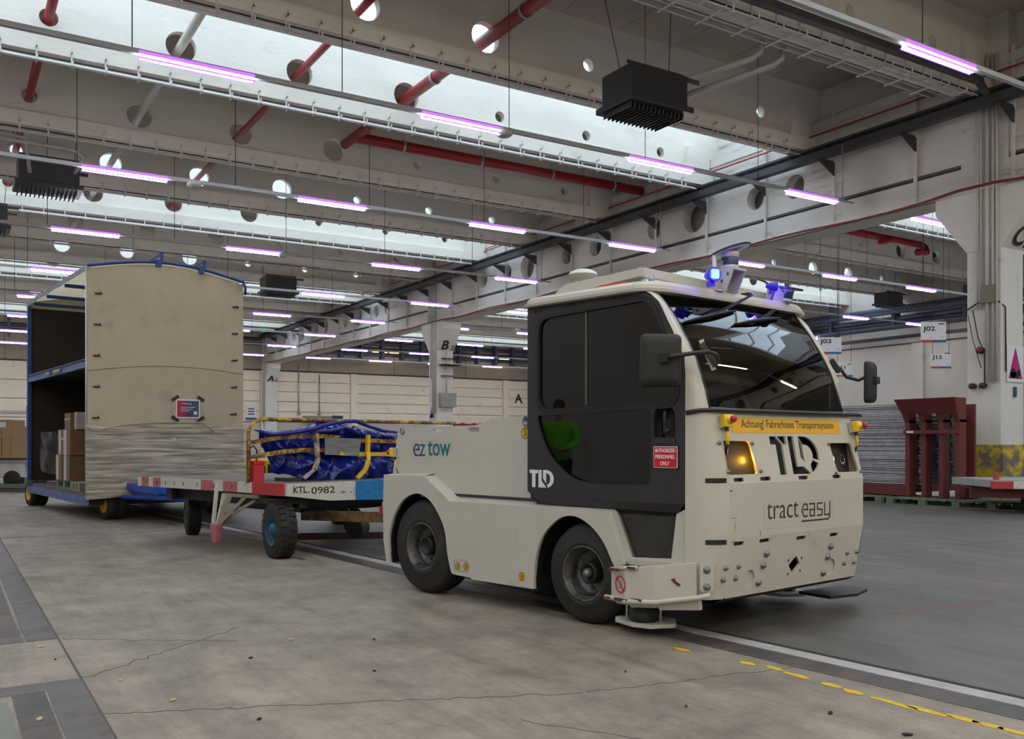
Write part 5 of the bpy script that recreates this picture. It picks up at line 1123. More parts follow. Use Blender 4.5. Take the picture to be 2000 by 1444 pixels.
def tarpf(s,t):
    b=-.02+2.8*s; zt=interp(BT,b); zb=interp(BB,b); z=zb+(zt-zb)*t
    # diagonal folds hanging from the rack, soft bulges below the lower rail
    f1=ridg(b*2.2+z*1.4,z*1.3-b*.6,1.3)*.07; f2=ridg(b*4.8-z*3.6,z*2.6+b*1.4,5.1)*.055; f3=ridg(b*9+z*5,z*7+b*3,9.7)*.024
    bul=.10*math.exp(-((z-.88)/.13)**2)*(.4+.6*abs(math.sin(b*4.1)))*(1 if b>.55 else .25)+.03*math.exp(-((z-1.33)/.05)**2)
    band=-.035*math.exp(-((z-1.06)/.035)**2)-.035*math.exp(-((z-1.22)/.035)**2)
    a=bow(b)+.17-(f1+f2+f3)*1.25-bul*.8-band
    if t>.86: a+= ((t-.86)/.14)**1.6*.16
    k_=max(math.exp(-((z-1.06)/.035)**2),math.exp(-((z-1.22)/.04)**2),1 if (1.0<z<1.27 and .72<b<1.36) else 0); lim=bow(b)+.02-(.06*(1-min(1,k_*1.4))); a=max(a,lim)
    a=max(a,bow(b)-.075)
    droop=.02*math.sin(b*7+z*3)
    return (a,-(b+droop*t+(1-s)**5*.75*max(0,a-.45)),z+.012*ridg(b*5,z*4,3)*(.3 if t>.97 else 1))
g=Geo().grid(tarpf,210,80)
# top sheet running back over the load
def topf(s,t):
    b=-.02+2.8*s; a,yy,z=tarpf(s,1.0); 
    return (a+.5*t,yy-.36*t,z-.10*t+.03*ridg(b*2.5,t*2,2)*math.sin(math.pi*t)-.25*max(0,t-.85))
g.grid(topf,60,14)
g.make('tarpaulin',tarp,tagd=dict(label='crumpled glossy blue tarpaulin covering the load in the yellow rack',cat='tarpaulin'))
tp_=bpy.data.objects['tarpaulin']; tp_.location=(co[0],co[1],0); tp_.rotation_euler=(0,0,an_)
# diagonal loose fold of tarp
g=Geo()
def fold(P,r): g.tube([Vector((bow(b)+.0-d,-b,z)) for b,z,d in P],r,8,radii=[r*.3]+[r]*(len(P)-2)+[r*.3])
for P,r in (([(0.02,1.32,.02),(.2,1.27,.05),(.4,1.29,.07),(.6,1.33,.09),(.8,1.39,.10),(1.0,1.42,.10),(1.15,1.425,.10),(1.35,1.37,.10),(1.6,1.32,.10),(2.1,1.30,.10)],.022),([(.5,1.30,.08),(.8,1.31,.10),(1.0,1.35,.10),(1.1,1.33,.10),(1.2,1.28,.10)],.018)): fold(P,r)
f=g.make('top_fold',tarp,tp_)

# ================================================================ TALL CURTAIN TRAILER
to=site(-6.3,13.5); td=site(-.613,.79)
V=empty('tall_trailer',(to[0],to[1],0),math.atan2(td[1],td[0]),'tall two-deck trailer with a beige tarpaulin front, shrink-wrapped below, and blue frame','trailer')
LT,WT_=4.6,2.38      # x back along the open side, -y across the front
canvas=mat('beige_canvas',(.47,.42,.315),.75,var=.06,vscale=1.2,bump=.12,bscale=5,dirt=(.37,.335,.26),dscale=1.1,damt=.40)
bluef=mat('blue_frame_paint',(.012,.05,.24),.5,var=.1,dirt=(.10,.10,.12),dscale=7,damt=.36); bluel=mat('pale_blue_beam',(.10,.13,.30),.5,var=.12,vscale=4,dirt=(.28,.26,.24),dscale=7,damt=.33)
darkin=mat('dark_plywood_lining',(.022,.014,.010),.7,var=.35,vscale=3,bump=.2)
zt=lambda y:3.80+.17*math.sin(math.pi*min(1,max(0,y/WT_)))-.0*y
def frontf(s,t):
    y=WT_*s; zb=.36+.2*s*(1 if s>.1 else s*10); z=zb+(zt(y)-.04-zb)*t
    wv=.032*noise.noise(Vector((y*1.6+z*.4,z*.5,1.0)))+.020*noise.noise(Vector((y*6+z,z*1.1,4.0)))*(.25+t)+.01*noise.noise(Vector((y*3-z*2,z*2+y,7)))
    pk=.02*math.sin(y*22)*max(0,(t-.88)/.12)*.5
    return (-.02+wv+pk-.02*math.sin(math.pi*s),-y,z)
Geo().grid(frontf,70,110).make('front_canvas',canvas,V)
g=Geo().cyl((-.012,.012,.34),(-.012,.012,3.80),.013,6); g.make('corner_piping',mat('white_piping',(.55,.53,.50),.5),V)
# stitched seam and lacing
g=Geo(); 
g.tube([Vector(frontf(k/30,.555-.03*k/30*.4))+Vector((-.004,0,0)) for k in range(31)],.004,5); g.make('seam',mat('seam_thread',(.16,.14,.11),.8),V)
g=Geo().box((-.012,-.05,-.012),(0,.05,.012)).cyl((-.012,-.03,0),(-.012,-.03,.03),.008,5); lc_=g.make('lacing_eye',black_m); lme=lc_.data; bpy.data.objects.remove(lc_)
for k in range(7):
    c=bpy.data.objects.new('lacing_eye',lme); link(c,V); c.location=Vector(frontf(.065-.004*k,.885-.135*k))+Vector((-.01,0,0))
    c=bpy.data.objects.new('lacing_eye',lme); link(c,V); c.location=Vector(frontf(.945-.004*k,.875-.135*k))+Vector((-.01,0,0))
# notice
M=basis((-.055,-1.30,1.58),(0,-1,0),(0,0,1))
nt_=mat('notice_print',(.55,.03,.04),.4)
def gradmat():
    if 'gradient_print' in MATS: return MATS['gradient_print']
    m=bpy.data.materials.new('gradient_print'); m.use_nodes=True; nt=m.node_tree;N=nt.nodes;L=nt.links
    tc=N.new('ShaderNodeTexCoord'); sp=N.new('ShaderNodeSeparateXYZ'); L.new(tc.outputs['Generated'],sp.inputs[0]); r=N.new('ShaderNodeValToRGB')
    L.new(sp.outputs['Y'],r.inputs[0]); e=r.color_ramp.elements; e[0].color=(*srgb(10,90,120),1); e[1].color=(*srgb(190,30,50),1); x=e.new(.5); x.color=(*srgb(70,40,90),1)
    L.new(r.outputs[0],N['Principled BSDF'].inputs['Base Color']); N['Principled BSDF'].inputs['Roughness'].default_value=.5; MATS['gradient_print']=m; return m
nn=Geo().plate([rect(-.02,-.02,.36,.28)],.004,M).make('paper_notice',wpaper,V)
Geo().plate([rect(0,.0,.34,.255)],.001,M,z0=.004).make('colour_field',gradmat(),nn)
g=Geo(); text_geo(g,'Achtung',.05,M@Matrix.Translation((.08,.19,.005)),fit=(.14,.035))
for k in range(3): g.plate([rect(.06,.15-.03*k,.28-.04*k,.158-.03*k)],.001,M,z0=.005)
g.plate([rect(.26,.04,.31,.09)],.001,M,z0=.005); g.make('lettering',wpaper,nn)
g=Geo()
for x,y,s in ((-.03,.29,1),(.37,.29,-1),(-.03,-.03,-1),(.37,-.03,1)): g.bar(M@Vector((x-.05,y-.035*s,.012)),M@Vector((x+.05,y+.035*s,.012)),.05,.008,up=(1,0,0))
g.make('tape_strip',black_m,V)
# stretch film
def filmmat():
    m=bpy.data.materials.new('stretch_film'); m.use_nodes=True; nt=m.node_tree;N=nt.nodes;L=nt.links; b=N['Principled BSDF']
    tc=N.new('ShaderNodeTexCoord'); mp=N.new('ShaderNodeMapping'); mp.inputs['Scale'].default_value=(.5,.5,9); mp.inputs['Rotation'].default_value=(.10,0,0); L.new(tc.outputs['Object'],mp.inputs[0])
    n=N.new('ShaderNodeTexNoise'); n.inputs['Scale'].default_value=3.2; n.inputs['Detail'].default_value=8; n.inputs['Distortion'].default_value=.5; L.new(mp.outputs[0],n.inputs['Vector'])
    r=N.new('ShaderNodeValToRGB'); L.new(n.outputs['Fac'],r.inputs[0]); r.color_ramp.elements[0].position=.36; r.color_ramp.elements[0].color=(.24,.225,.20,1); r.color_ramp.elements[1].position=.68; r.color_ramp.elements[1].color=(.74,.70,.60,1)  # film streaks, with its highlights painted into the pale tones
    L.new(r.outputs[0],b.inputs['Base Color']); b.inputs['Roughness'].default_value=.28; b.inputs['Alpha'].default_value=.62; b.inputs['Specular IOR Level'].default_value=.7
    bp=N.new('ShaderNodeBump'); bp.inputs['Strength'].default_value=.7; bp.inputs['Distance'].default_value=.03; L.new(n.outputs['Fac'],bp.inputs['Height']); L.new(bp.outputs[0],b.inputs['Normal']); MATS['stretch_film']=m; return m
fm_=filmmat()
def filmf(s,t):
    y=-.03+(WT_+.06)*s; top=1.43-.0*s; bot=.33+.2*s; z=bot+(top-bot)*t; sag=.02*noise.noise(Vector((y*2,z*9,2)))
    return (-.07+.022*noise.noise(Vector((y*1.1,z*14,3)))+.02*noise.noise(Vector((y*3-z*2,z*5+y*2,8))),-y,z+sag)
Geo().grid(filmf,60,70).make('stretch_film',fm_,V)
g=Geo(); g.tube([(-.08,.02,1.43),(-.075,-.1,1.36),(-.08,-.5,1.45),(-.08,-1.0,1.49),(-.08,-1.72,1.50),(-.085,-1.80,1.42),(-.085,-1.88,1.34)],.009,6); g.tube([(-.08,-2.02,1.02),(-.09,-2.06,.92),(-.085,-2.16,.84)],.008,5); g.tube([(-.08,-.03,1.36),(-.08,-.9,1.34),(-.08,-2.38,1.33)],.006,5); g.make('film_edge',mat('twisted_film',(.42,.40,.35),.35),V)
# blue hoop and brackets on the top front edge
g=Geo(); g.tube([(-.04,-WT_*k/20,zt(WT_*k/20)+.0) for k in range(21)],.024,8); g.tube([(-.04,-WT_,zt(WT_)),(-.04,-WT_-.03,3.72),(-.02,-WT_-.03,3.6)],.022,8)
for y in (1.02,1.68): g.box((-.08,-y-.04,zt(y)-.07),(-.02,-y+.04,zt(y)+.03)); g.bar((-.05,-y+.12,zt(y)),(-.05,-y-.05,zt(y)+.14),.03,.03); g.box((-.07,-y-.07,zt(y)),(-.03,-y-.03,zt(y)+.15))
g.make('front_hoop',bluef,V)
# roof sheet
def translucent_canvas():
    m=bpy.data.materials.new('translucent_roof_canvas'); m.use_nodes=True; nt=m.node_tree;N=nt.nodes;L=nt.links; b=N['Principled BSDF']
    b.inputs['Base Color'].default_value=(.50,.44,.33,1); b.inputs['Roughness'].default_value=.8
    n=N.new('ShaderNodeTexNoise'); n.inputs['Scale'].default_value=2; r=N.new('ShaderNodeValToRGB'); L.new(n.outputs['Fac'],r.inputs[0]); r.color_ramp.elements[0].color=(.62,.52,.36,1); r.color_ramp.elements[1].color=(.80,.70,.52,1)
    t=N.new('ShaderNodeBsdfTranslucent'); L.new(r.outputs[0],t.inputs[0]); x=N.new('ShaderNodeMixShader'); x.inputs[0].default_value=.55
    L.new(b.outputs[0],x.inputs[1]); L.new(t.outputs[0],x.inputs[2]); L.new(x.outputs[0],N['Material Output'].inputs[0]); MATS[m.name]=m; return m
def rooff(s,t): return (LT*t,-WT_*s,zt(WT_*s)+.01+.012*noise.noise(Vector((s*4,t*9,1))))
Geo().grid(rooff,16,24).make('roof_sheet',translucent_canvas(),V)
Geo().plate([[(0,.45),(WT_,.45)]+[(WT_*k/12,zt(WT_*k/12)+.01) for k in range(12,-1,-1)]],.02,basis((LT-.01,0,0),(0,-1,0),(0,0,1))).make('rear_canvas',canvas,V)
Geo().box((0,-WT_-.01,1.4),(LT,-WT_+.01,3.78)).make('side_canvas',canvas,V)
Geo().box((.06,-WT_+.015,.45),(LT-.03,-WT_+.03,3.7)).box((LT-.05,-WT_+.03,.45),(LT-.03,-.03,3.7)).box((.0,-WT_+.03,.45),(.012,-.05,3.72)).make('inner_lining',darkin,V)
# roof edge cloth on the open side, with worn pale band
Geo().grid(lambda s,t:(LT*s,.012+.004*math.sin(s*30),3.81-.085*(1-t)-.005*noise.noise(Vector((s*9,t,0)))),50,2).make('roof_edge_flap',mat('worn_grey_flap',(.26,.27,.27),.7,var=.35,vscale=14,dirt=(.10,.12,.15),dscale=5,damt=.42),V)
g=Geo()
for x in (1.5,2.9,4.0): g.box((x,-WT_+.05,3.69),(x+.06,-.02,3.74))
g.bar((.1,-.3,3.71),(4.0,-1.9,3.71),.06,.03); g.box((.02,-.06,.45),(.07,-.01,3.78)); g.make('roof_bow',bluef,V)
# rear post, mid deck beam, floor
Geo().box((LT-.10,-.06,.30),(LT,.0,3.72)).make('rear_post',bluef,V)
g=Geo().box((.03,-.06,2.30),(LT-.08,-.005,2.42)).box((.03,-.015,2.41),(LT-.08,.02,2.425)); g.make('deck_beam',bluel,V)
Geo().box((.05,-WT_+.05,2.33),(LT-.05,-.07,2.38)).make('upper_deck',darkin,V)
g=Geo()
for x,l in ((1.7,.5),(2.5,.3)): g.box((x,.0205,2.33),(x+l,.022,2.39))
g.make('worn_label',mat('pale_label',(.33,.31,.25),.6),V)
Geo().box((.02,-WT_+.03,.36),(LT,-.02,.42)).make('floor_deck',mat('trailer_floor_board',(.12,.10,.085),.7,var=.3,vscale=5),V)
g=Geo().box((.0,-.03,.25),(LT+.05,.02,.37)); g.make('side_sill',bluel,V)
so=Geo().box((-.015,0,-.02),(.015,.008,.02)).make('sill_clip',steel_m); sme=so.data; bpy.data.objects.remove(so)
for k in range(9):
    c=bpy.data.objects.new('sill_clip',sme); link(c,V); c.location=(.25+.5*k,.02,.33)
g=Geo().box((.1,-2.2,.2),(LT-.2,-2.1,.36)).box((.1,-.5,.2),(LT-.2,-.4,.36)); 
for x in (.3,1.6,2.9,4.2): g.box((x,-2.3,.22),(x+.1,-.1,.34))
g.make('underframe',dsteel_m,V)
yrim=mat('yellow_rim',(.62,.33,.01),.5)
def tw(x,y,rot=0,dbl=True):
    o=empty('wheel',(x,y,.24),rot); o.parent=V; M=basis((0,0,0),(1,0,0),(0,0,1))*1.0; M=basis((0,0,0),(-1,0,0),(0,0,1))  # outboard +y (open side)
    g=Geo()
    for h in (0,-.15): g.lathe([(.14,h),(.225,h-.003),(.238,h-.02),(.238,h-.12),(.225,h-.138),(.14,h-.14)],32,M)
    g.make('tyre',rub_m,o); g=Geo().lathe([(.14,0),(.13,-.02),(.07,-.05),(.05,-.01),(0,-.01)],24,M); g.make('rim',yrim,o)
def VL(X,D):
    v=Vector((*site(X,D),0))-Vector((to[0],to[1],0)); an=math.atan2(td[1],td[0]); return (v.x*math.cos(an)+v.y*math.sin(an), -v.x*math.sin(an)+v.y*math.cos(an))
q=VL(-6.22,14.05); tw(.28,-.30,.15); tw(4.35,.02,.1); tw(.6,-2.0,.3); tw(4.3,-2.1)
# blue drawbar frame in front
g=Geo(); g.box((-1.5,-2.0,.46),(.1,-.55,.56)).box((-1.45,-1.95,.38),(-.2,-1.75,.46)).box((-1.45,-.8,.38),(-.2,-.6,.46)); g.make('drawbar_frame',mat('bright_blue_frame',(.012,.06,.42),.45,dirt=(.03,.04,.12),dscale=6,damt=.35),V)
g=Geo(); g.tube([(-.25,-.45,.37),(-1.6,-1.0,.37),(-2.2,-2.2,.42)],.035,8); g.tube([(-.25,-2.0,.37),(-1.6,-2.1,.37),(-2.2,-2.3,.42)],.035,8); g.make('drawbar_tube',mat('bright_blue_frame',(.012,.06,.42)),V)
# loose plastic inside the trailer + pallets + boxes
def place_site(o,x,y,z,rz=0):   # trailer-local -> world, as top-level thing
    an=math.atan2(td[1],td[0]); o.location=(to[0]+x*math.cos(an)-y*math.sin(an),to[1]+x*math.sin(an)+y*math.cos(an),z); o.rotation_euler=(0,0,an+rz)
def pallet(name,label,lx,ly,h,m,x,y,z,rz,fn=place_site,group=None):
    r=empty(name,(0,0,0),label=label,cat='pallet',group=group)
    bm0=Geo().box((-.06,-ly/2,h-.022),(.06,ly/2,h)).make('top_board',m); me=bm0.data; bpy.data.objects.remove(bm0)
    n=max(5,int(lx/.16))
    for k in range(n):
        c=bpy.data.objects.new('top_board',me); link(c,r); c.location=(-lx/2+.06+(lx-.12)*k/(n-1),0,0)
    for yy in (-ly/2+.05,0,ly/2-.05):
        Geo().box((-lx/2,yy-.05,0),(lx/2,yy+.05,.02)).make('skid',m,r)
        for xx in [-lx/2+.07+ (lx-.14)*j/(2 if lx<1.6 else 4) for j in range(3 if lx<1.6 else 5)]: Geo().box((xx-.07,yy-.05,.02),(xx+.07,yy+.05,h-.022)).make('block',m,r)
    fn(r,x,y,z,rz); return r
gpal=mat('green_tinted_pallet_wood',(.13,.17,.11),.8,var=.2,vscale=6); wpal=mat('grey_pallet_wood',(.26,.23,.18),.8,var=.2,vscale=6)
pallet('pallet','greenish pallet under the carton stack inside the tall trailer',.95,.80,.13,gpal,2.02,-.50,.42,.05)
pallet('pallet','grey pallet at the front corner inside the tall trailer',.6,.7,.13,wpal,1.05,-.42,.42,.0)
card=mat('brown_cardboard',(.20,.115,.05),.75,var=.08,vscale=4); cardw=mat('white_cardboard_face',(.50,.44,.42),.6,var=.06); tape=mat('clear_packing_tape',(.45,.46,.52),.15); 
def carton(label,dims,x,y,z,rz=0,white=True,strip=False,fn=place_site,group=None,m=None,lab=False):
    a,b,c=dims; o=Geo().box((-a/2,-b/2,0),(a/2,b/2,c)).make('carton',m or card,bevel=.004,tagd=dict(label=label,cat='carton'))
    if group: o['group']=group
    if white: Geo().box((a*.03,b/2,.003),(a/2,b/2+.003,c-.003)).make('white_side',cardw,o)
    if strip: Geo().box((-a/2,b/2+.003,c*.58),(a/2,b/2+.006,c*.68)).make('tape_band',tape,o)
    if lab: Geo().box((-a*.25,b/2,c*.55),(a*.1,b/2+.003,c*.85)).make('paper_label',wpaper,o)
    Geo().box((-.003,-b/2-.001,c*.0),(.003,b/2+.001,c+.001)).make('lid_joint',mat('joint_brown',(.10,.06,.03),.8),o)
    fn(o,x,y,z,rz); return o
carton('white-sided carton at the bottom rear of the stack in the trailer',(.42,.5,.42),2.32,-.34,.55)
carton('white-sided carton at the bottom front of the stack in the trailer',(.42,.5,.42),1.84,-.36,.55)
carton('taped carton in the middle row of the stack, rear one',(.40,.5,.42),2.34,-.38,.972,strip=True)
carton('large brown carton in the middle row of the stack, front one',(.46,.5,.42),1.82,-.36,.972)
carton('taped white-edged carton on top of the stack in the trailer',(.42,.4,.27),1.92,-.34,1.395,strip=True,white=False)
carton('small white carton on top of the stack beside the taped one',(.14,.3,.28),1.60,-.34,1.395,m=cardw,white=False)
sack=Geo().grid(lambda s,t:(3.0+.5*math.cos(6.283*s)*math.sin(3.14*t)*(1+.15*noise.noise(Vector((s*5,t*5,1)))),-1.0+.35*math.sin(6.283*s)*math.sin(3.14*t),.42+.20-.20*math.cos(3.14*t)*(1)),24,12).make('crumpled_sack',mat('ochre_sack',(.28,.13,.02),.7,var=.4,vscale=5,bump=.5,bscale=8),tagd=dict(label='crumpled ochre sack lying on the trailer floor at the rear',cat='sack')); sack.location=(to[0],to[1],0); sack.rotation_euler=(0,0,math.atan2(td[1],td[0]))
hf=Geo().grid(lambda s,t:(2.75+1.6*s,-.25-.1*math.sin(6*s)+.06*noise.noise(Vector((s*7,t*3,2))),.75+.62*t-.25*math.sin(3.14*s)*(1-t)*.6),24,12).make('hanging_film',tinted('loose_clear_film',(.72,.72,.74),.25,1.5),tagd=dict(label='loose clear film hanging inside the lower deck of the tall trailer',cat='plastic film')); hf.location=(to[0],to[1],0); hf.rotation_euler=(0,0,math.atan2(td[1],td[0]))

# ================================================================ LEFT BACKGROUND
def world_place(o,x,y,z,rz=0): o.location=(x,y,z); o.rotation_euler=(0,0,rz)
la=-YAW
def at_site(o,x,y,z,rz=0): w_=site(x,y); o.location=(w_[0],w_[1],z); o.rotation_euler=(0,0,la+rz)
C2_=empty('roll_cart',(0,0,0),label='low white and yellow cart carrying brown cartons at the left edge',cat='cart'); at_site(C2_,-12.05,22.0,0)
Geo().box((-1.2,-.6,.68),(.85,.6,.77)).make('cart_bed',steel_m,C2_)
Geo().box((-1.2,-.62,.76),(.87,.62,.80)).make('bed_pallet',mat('dark_wood',(.05,.04,.035),.8),C2_)
Geo().cyl((-.7,-.55,.52),(-.05,-.55,.52),.15,14).make('yellow_drum',yc_,C2_)
for x in (.3,-1.0):
    Geo().lathe([(0,-.1),(.2,-.1),(.22,-.06),(.22,.06),(.2,.1),(0,.1)],24,basis((x,-.5,.30),(1,0,0),(0,0,1))).make('wheel',rub_m,C2_)
g=Geo().box((-1.2,-.1,.02),(.9,.1,.1)); g.box((-.3,-.58,.35),(.6,-.40,.68)); g.make('lower_frame',conduit_m,C2_)
Geo().box((-1.2,-.62,.10),(.9,-.3,.20)).make('green_pallet_edge',gpal,C2_)
cb=mat('tan_cardboard',(.36,.23,.12),.75,var=.08,vscale=3)
for k,(dx,z,wd,h,lab,lb_) in enumerate([(-.95,.80,.42,.46,True,'tan carton at the left frame edge, lower row with a paper label'),(-.50,.80,.42,.46,False,'plain tan carton in the middle of the lower row on the low cart'),(-.06,.80,.42,.46,False,'plain tan carton at the right end of the lower row on the low cart'),(-.78,1.262,.46,.44,False,'plain tan carton in the upper row at the left frame edge'),(-.28,1.262,.46,.44,True,'tan carton with a white label in the upper row on the low cart')]):
    o=Geo().box((-wd/2,-.3,0),(wd/2,.3,h)).make('carton',cb,bevel=.005,tagd=dict(label=lb_,cat='carton')); Geo().box((-.004,-.302,0),(.004,.302,h+.001)).make('lid_joint',mat('joint_brown',(.1,.06,.03)),o)
    if lab: Geo().box((-.08,-.304,h*.6),(.10,-.301,h*.88)).make('paper_label',wpaper,o)
    at_site(o,-12.05+dx+.4,21.6,z)
o=Geo().box((-.45,-.4,0),(.5,.4,.95)).box((-.2,-.3,.95),(-.17,.3,1.3)).box((.05,-.3,.95),(.08,.3,1.33)).tube([(.1,0,.95),(.15,0,1.25),(.4,0,1.35),(.5,0,1.3)],.04,8).make('machine_cabinet',mat('grey_cabinet',(.22,.22,.21),.5,dirt=(.1,.1,.1),dscale=4),bevel=.01,tagd=dict(label='grey machine cabinet standing behind the cartons at the left edge',cat='cabinet')); at_site(o,-13.5,26.0,.85)
g=Geo().box((-.4,-.3,0),(.3,.3,.55)).hexa([(-.3,-.2,.55),(.15,-.2,.55),(.15,.2,.55),(-.3,.2,.55)],[(-.3,-.2,1.1),(0,-.2,1.1),(0,.2,1.1),(-.3,.2,1.1)]); g.box((.15,-.1,.6),(.3,.1,.68)); g.make('operator_seat',black_m,bevel=.03,tagd=dict(label='black machine seat at the far left edge behind the cartons',cat='seat')); at_site(bpy.data.objects['operator_seat'],-14.6,25.6,.9)
for k,(dx,lb_) in enumerate([(0,'grey machine cabinet'),]): pass
bpy.data.objects['machine_cabinet'].location.z=.0; bpy.data.objects['machine_cabinet'].scale=(1,1,1.7); bpy.data.objects['operator_seat'].location.z=.25; bpy.data.objects['operator_seat'].scale=(1,1,1.5)
# yellow tug behind the trailer / cart
Y_=empty('yellow_tug',(0,0,0),label='small yellow and red cart seen under the blue tarpaulin by the far wall',cat='cart'); at_site(Y_,-5.55,20.0,0)
Geo().box((-.8,-.4,.35),(.85,.4,.80)).make('body',yc_,Y_,bevel=.03); Geo().box((.3,-.41,.45),(.6,-.40,.7)).box((.0,-.41,.5),(.25,-.40,.66)).make('dark_vent',black_m,Y_)
Geo().box((-.8,-.45,.25),(.3,.45,.36)).make('red_base',pr_,Y_); Geo().box((-.75,-.42,.36),(-.2,-.40,.48)).make('white_panel',wpaper,Y_)
g=Geo().tube([(-.2,0,.8),(-.2,0,1.05),(-.12,0,1.1),(-.05,0,1.0),(-.05,0,.8)],.02,6); g.make('handle',black_m,Y_)
for x in (-.5,.6): Geo().lathe([(0,-.08),(.17,-.08),(.18,.08),(0,.08)],18,basis((x,-.35,.18),(1,0,0),(0,0,1))).make('wheel',rub_m,Y_)
# sign on the wall beside the trailer and a wall cabinet row
o=Geo().box((-.35,-.02,0),(.35,.02,.9)).make('notice_board',wpaper,tagd=dict(label='white notice board with teal foot just right of the tall trailer',cat='notice board')); o.location=(17.2,Y1-.05,2.6)
Geo().box((-.35,-.03,0),(.35,-.02,.16)).make('teal_band',teal,o); g=Geo(); [g.box((-.2,-.03,.35+.17*k),(.22,-.02,.42+.17*k)) for k in range(3)]; g.make('dark_bars',dsteel_m,o)
o=Geo().box((-.1,-.2,0),(2.6,.1,.35)).make('wall_unit',mat('olive_unit',(.22,.21,.12),.5),tagd=dict(label='long olive unit mounted on the far wall above the blue tarpaulin',cat='wall unit')); o.location=(20.7,Y1-.5,2.55); Geo().box((1.9,-.25,-.05),(2.65,-.2,.4)).make('end_box',dsteel_m,o)
g=Geo(); text_geo(g,'A',1.0,basis((37.8,Y1-.03,4.2),(1,0,0),(0,0,1)),bold=.02); g.make('wall_letter',black_m,wf)
# ================================================================ RIGHT BACKGROUND
redst=mat('oxide_red_steel',(.13,.022,.02),.6,var=.15,vscale=3,dirt=(.08,.03,.025),dscale=5,damt=.36)
sheetm=mat('galvanised_sheet',(.55,.54,.58),.35,.35,var=.2,vscale=7); gapm=mat('sheet_gap',(.03,.03,.03),.8)
def sheets(x,y0,y1,wd,z0,z1,n,label,seed,m=sheetm):
    r=random.Random(seed); o=empty('sheet_stack',(0,0,0),label=label,cat='sheet stack',kind=None)
    Geo().box((x+.06,y0+.06,z0),(x+wd-.06,y1-.06,z1-.01)).make('stack_core',gapm,o)
    dz=(z1-z0)/n
    for k in range(n):
        j=r.uniform(-.02,.02); q=r.uniform(-.02,.02); t=r.choice([.55,.7,.8])
        Geo().box((x+j,y0+q,z0+k*dz),(x+wd+j,y1+q,z0+(k+t)*dz)).make('metal_sheet',m,o)
    return o
sheets(15.9,10.95,12.6,1.6,.36,1.95,46,'tall stack of pale corrugated metal sheets behind the tractor right corner',3)
dsheet=mat('dark_sheet',(.12,.12,.115),.5,.2,var=.25,vscale=6)
sheets(16.0,10.12,10.42,.45,.36,1.72,38,'darker stack of metal sheets inside the red steel stands',5,dsheet)
sheets(16.0,10.56,10.78,.45,.36,1.75,38,'narrow stack of sheets between two red stand posts',6)
# red stands
S_=empty('steel_stand',(0,0,0),label='dark red steel stand with flared top holding the metal sheets',cat='steel stand')
g=Geo()
def post(y,w_=.09):
    g=Geo(); g.box((15.75,y,.14),(15.95,y+w_,1.6)); g.hexa([(15.75,y,1.55),(15.95,y,1.55),(15.95,y+w_,1.55),(15.75,y+w_,1.55)],[(15.55,y-.0,2.0),(15.95,y,2.0),(15.95,y+w_+.06,2.0),(15.55,y+w_+.06,2.0)]); g.make('post',redst,S_)
for y in (10.82,10.48,10.12,9.80): post(y)
g=Geo().hexa([(15.66,9.80,1.72),(15.72,9.80,1.72),(15.72,10.92,1.72),(15.66,10.92,1.72)],[(15.52,9.76,2.0),(15.58,9.76,2.0),(15.58,11.0,2.0),(15.52,11.0,2.0)]); g.make('flared_plate',redst,S_)
g=Geo().box((15.70,9.8,1.34),(15.745,10.92,1.41)).box((15.96,9.75,.15),(16.5,9.9,.34)).box((15.75,10.92,.15),(15.88,12.6,.34)).box((16.46,9.95,.34),(16.52,10.9,1.9)); g.make('base_frame',redst,S_)
g=Geo().box((15.685,10.70,1.355),(15.70,10.84,1.395)); g.make('paper_tag',wpaper,S_)
g=Geo().box((15.88,10.94,.2),(17.5,12.6,.35)); g.make('support_plate',redst,S_)
pallet('long_pallet','long greenish wooden pallet under the red stand, nearer half',2.6,1.2,.13,gpal,16.0,9.75,0,math.radians(98),fn=world_place)
pallet('long_pallet','long greenish wooden pallet under the pale sheet stack, farther half',2.0,1.2,.13,gpal,15.95,12.2,0,math.radians(92),fn=world_place)
# hanging bay signs
def bay(txt,X,D,z,wd,ht,label,rot=0):
    o=empty('hanging_sign',(0,0,0),label=label,cat='sign',group='hanging bay signs'); at_site(o,X,D,z,rot)
    Geo().box((-wd/2,-.01,-ht/2),(wd/2,.01,ht/2)).make('sign_board',wpaper,o)
    M=basis((-wd/2,-.0105,-ht/2),(1,0,0),(0,0,1)); k=wd/.55
    g=Geo(); text_geo(g,txt,.2,M@Matrix.Translation((.04*k,.225*k,0)),ex=.002,bold=.006,fit=(.27*k,.135*k)); g.plate([rect(.38*k,.40*k,.51*k,.425*k)],.001,M)
    g.plate([rect(.20*k,.10*k,.25*k,.11*k),rect(.43*k,.11*k,.51*k,.118*k)],.001,M); g.make('lettering',dgrey,o)
    Geo().plate([rect(0,0,wd*.45,.055*k)],.0015,M).make('red_band',mat('sign_red_band',(.50,.05,.05),.5),o); Geo().plate([rect(wd*.45,0,wd,.055*k)],.0015,M).make('blue_band',mat('sign_blue_band',(.01,.14,.28),.5),o)
    g=Geo().cyl((-wd*.4,0,ht/2),(-wd*.4,0,9.93-z),.006,4).cyl((wd*.4,0,ht/2),(wd*.4,0,9.93-z),.006,4); g.make('hanging_wire',dsteel_m,o)
D_=25.0
def bx(p): return (p[0]-1000)/1780*D_, 1.2+(862-p[1])*D_/1780
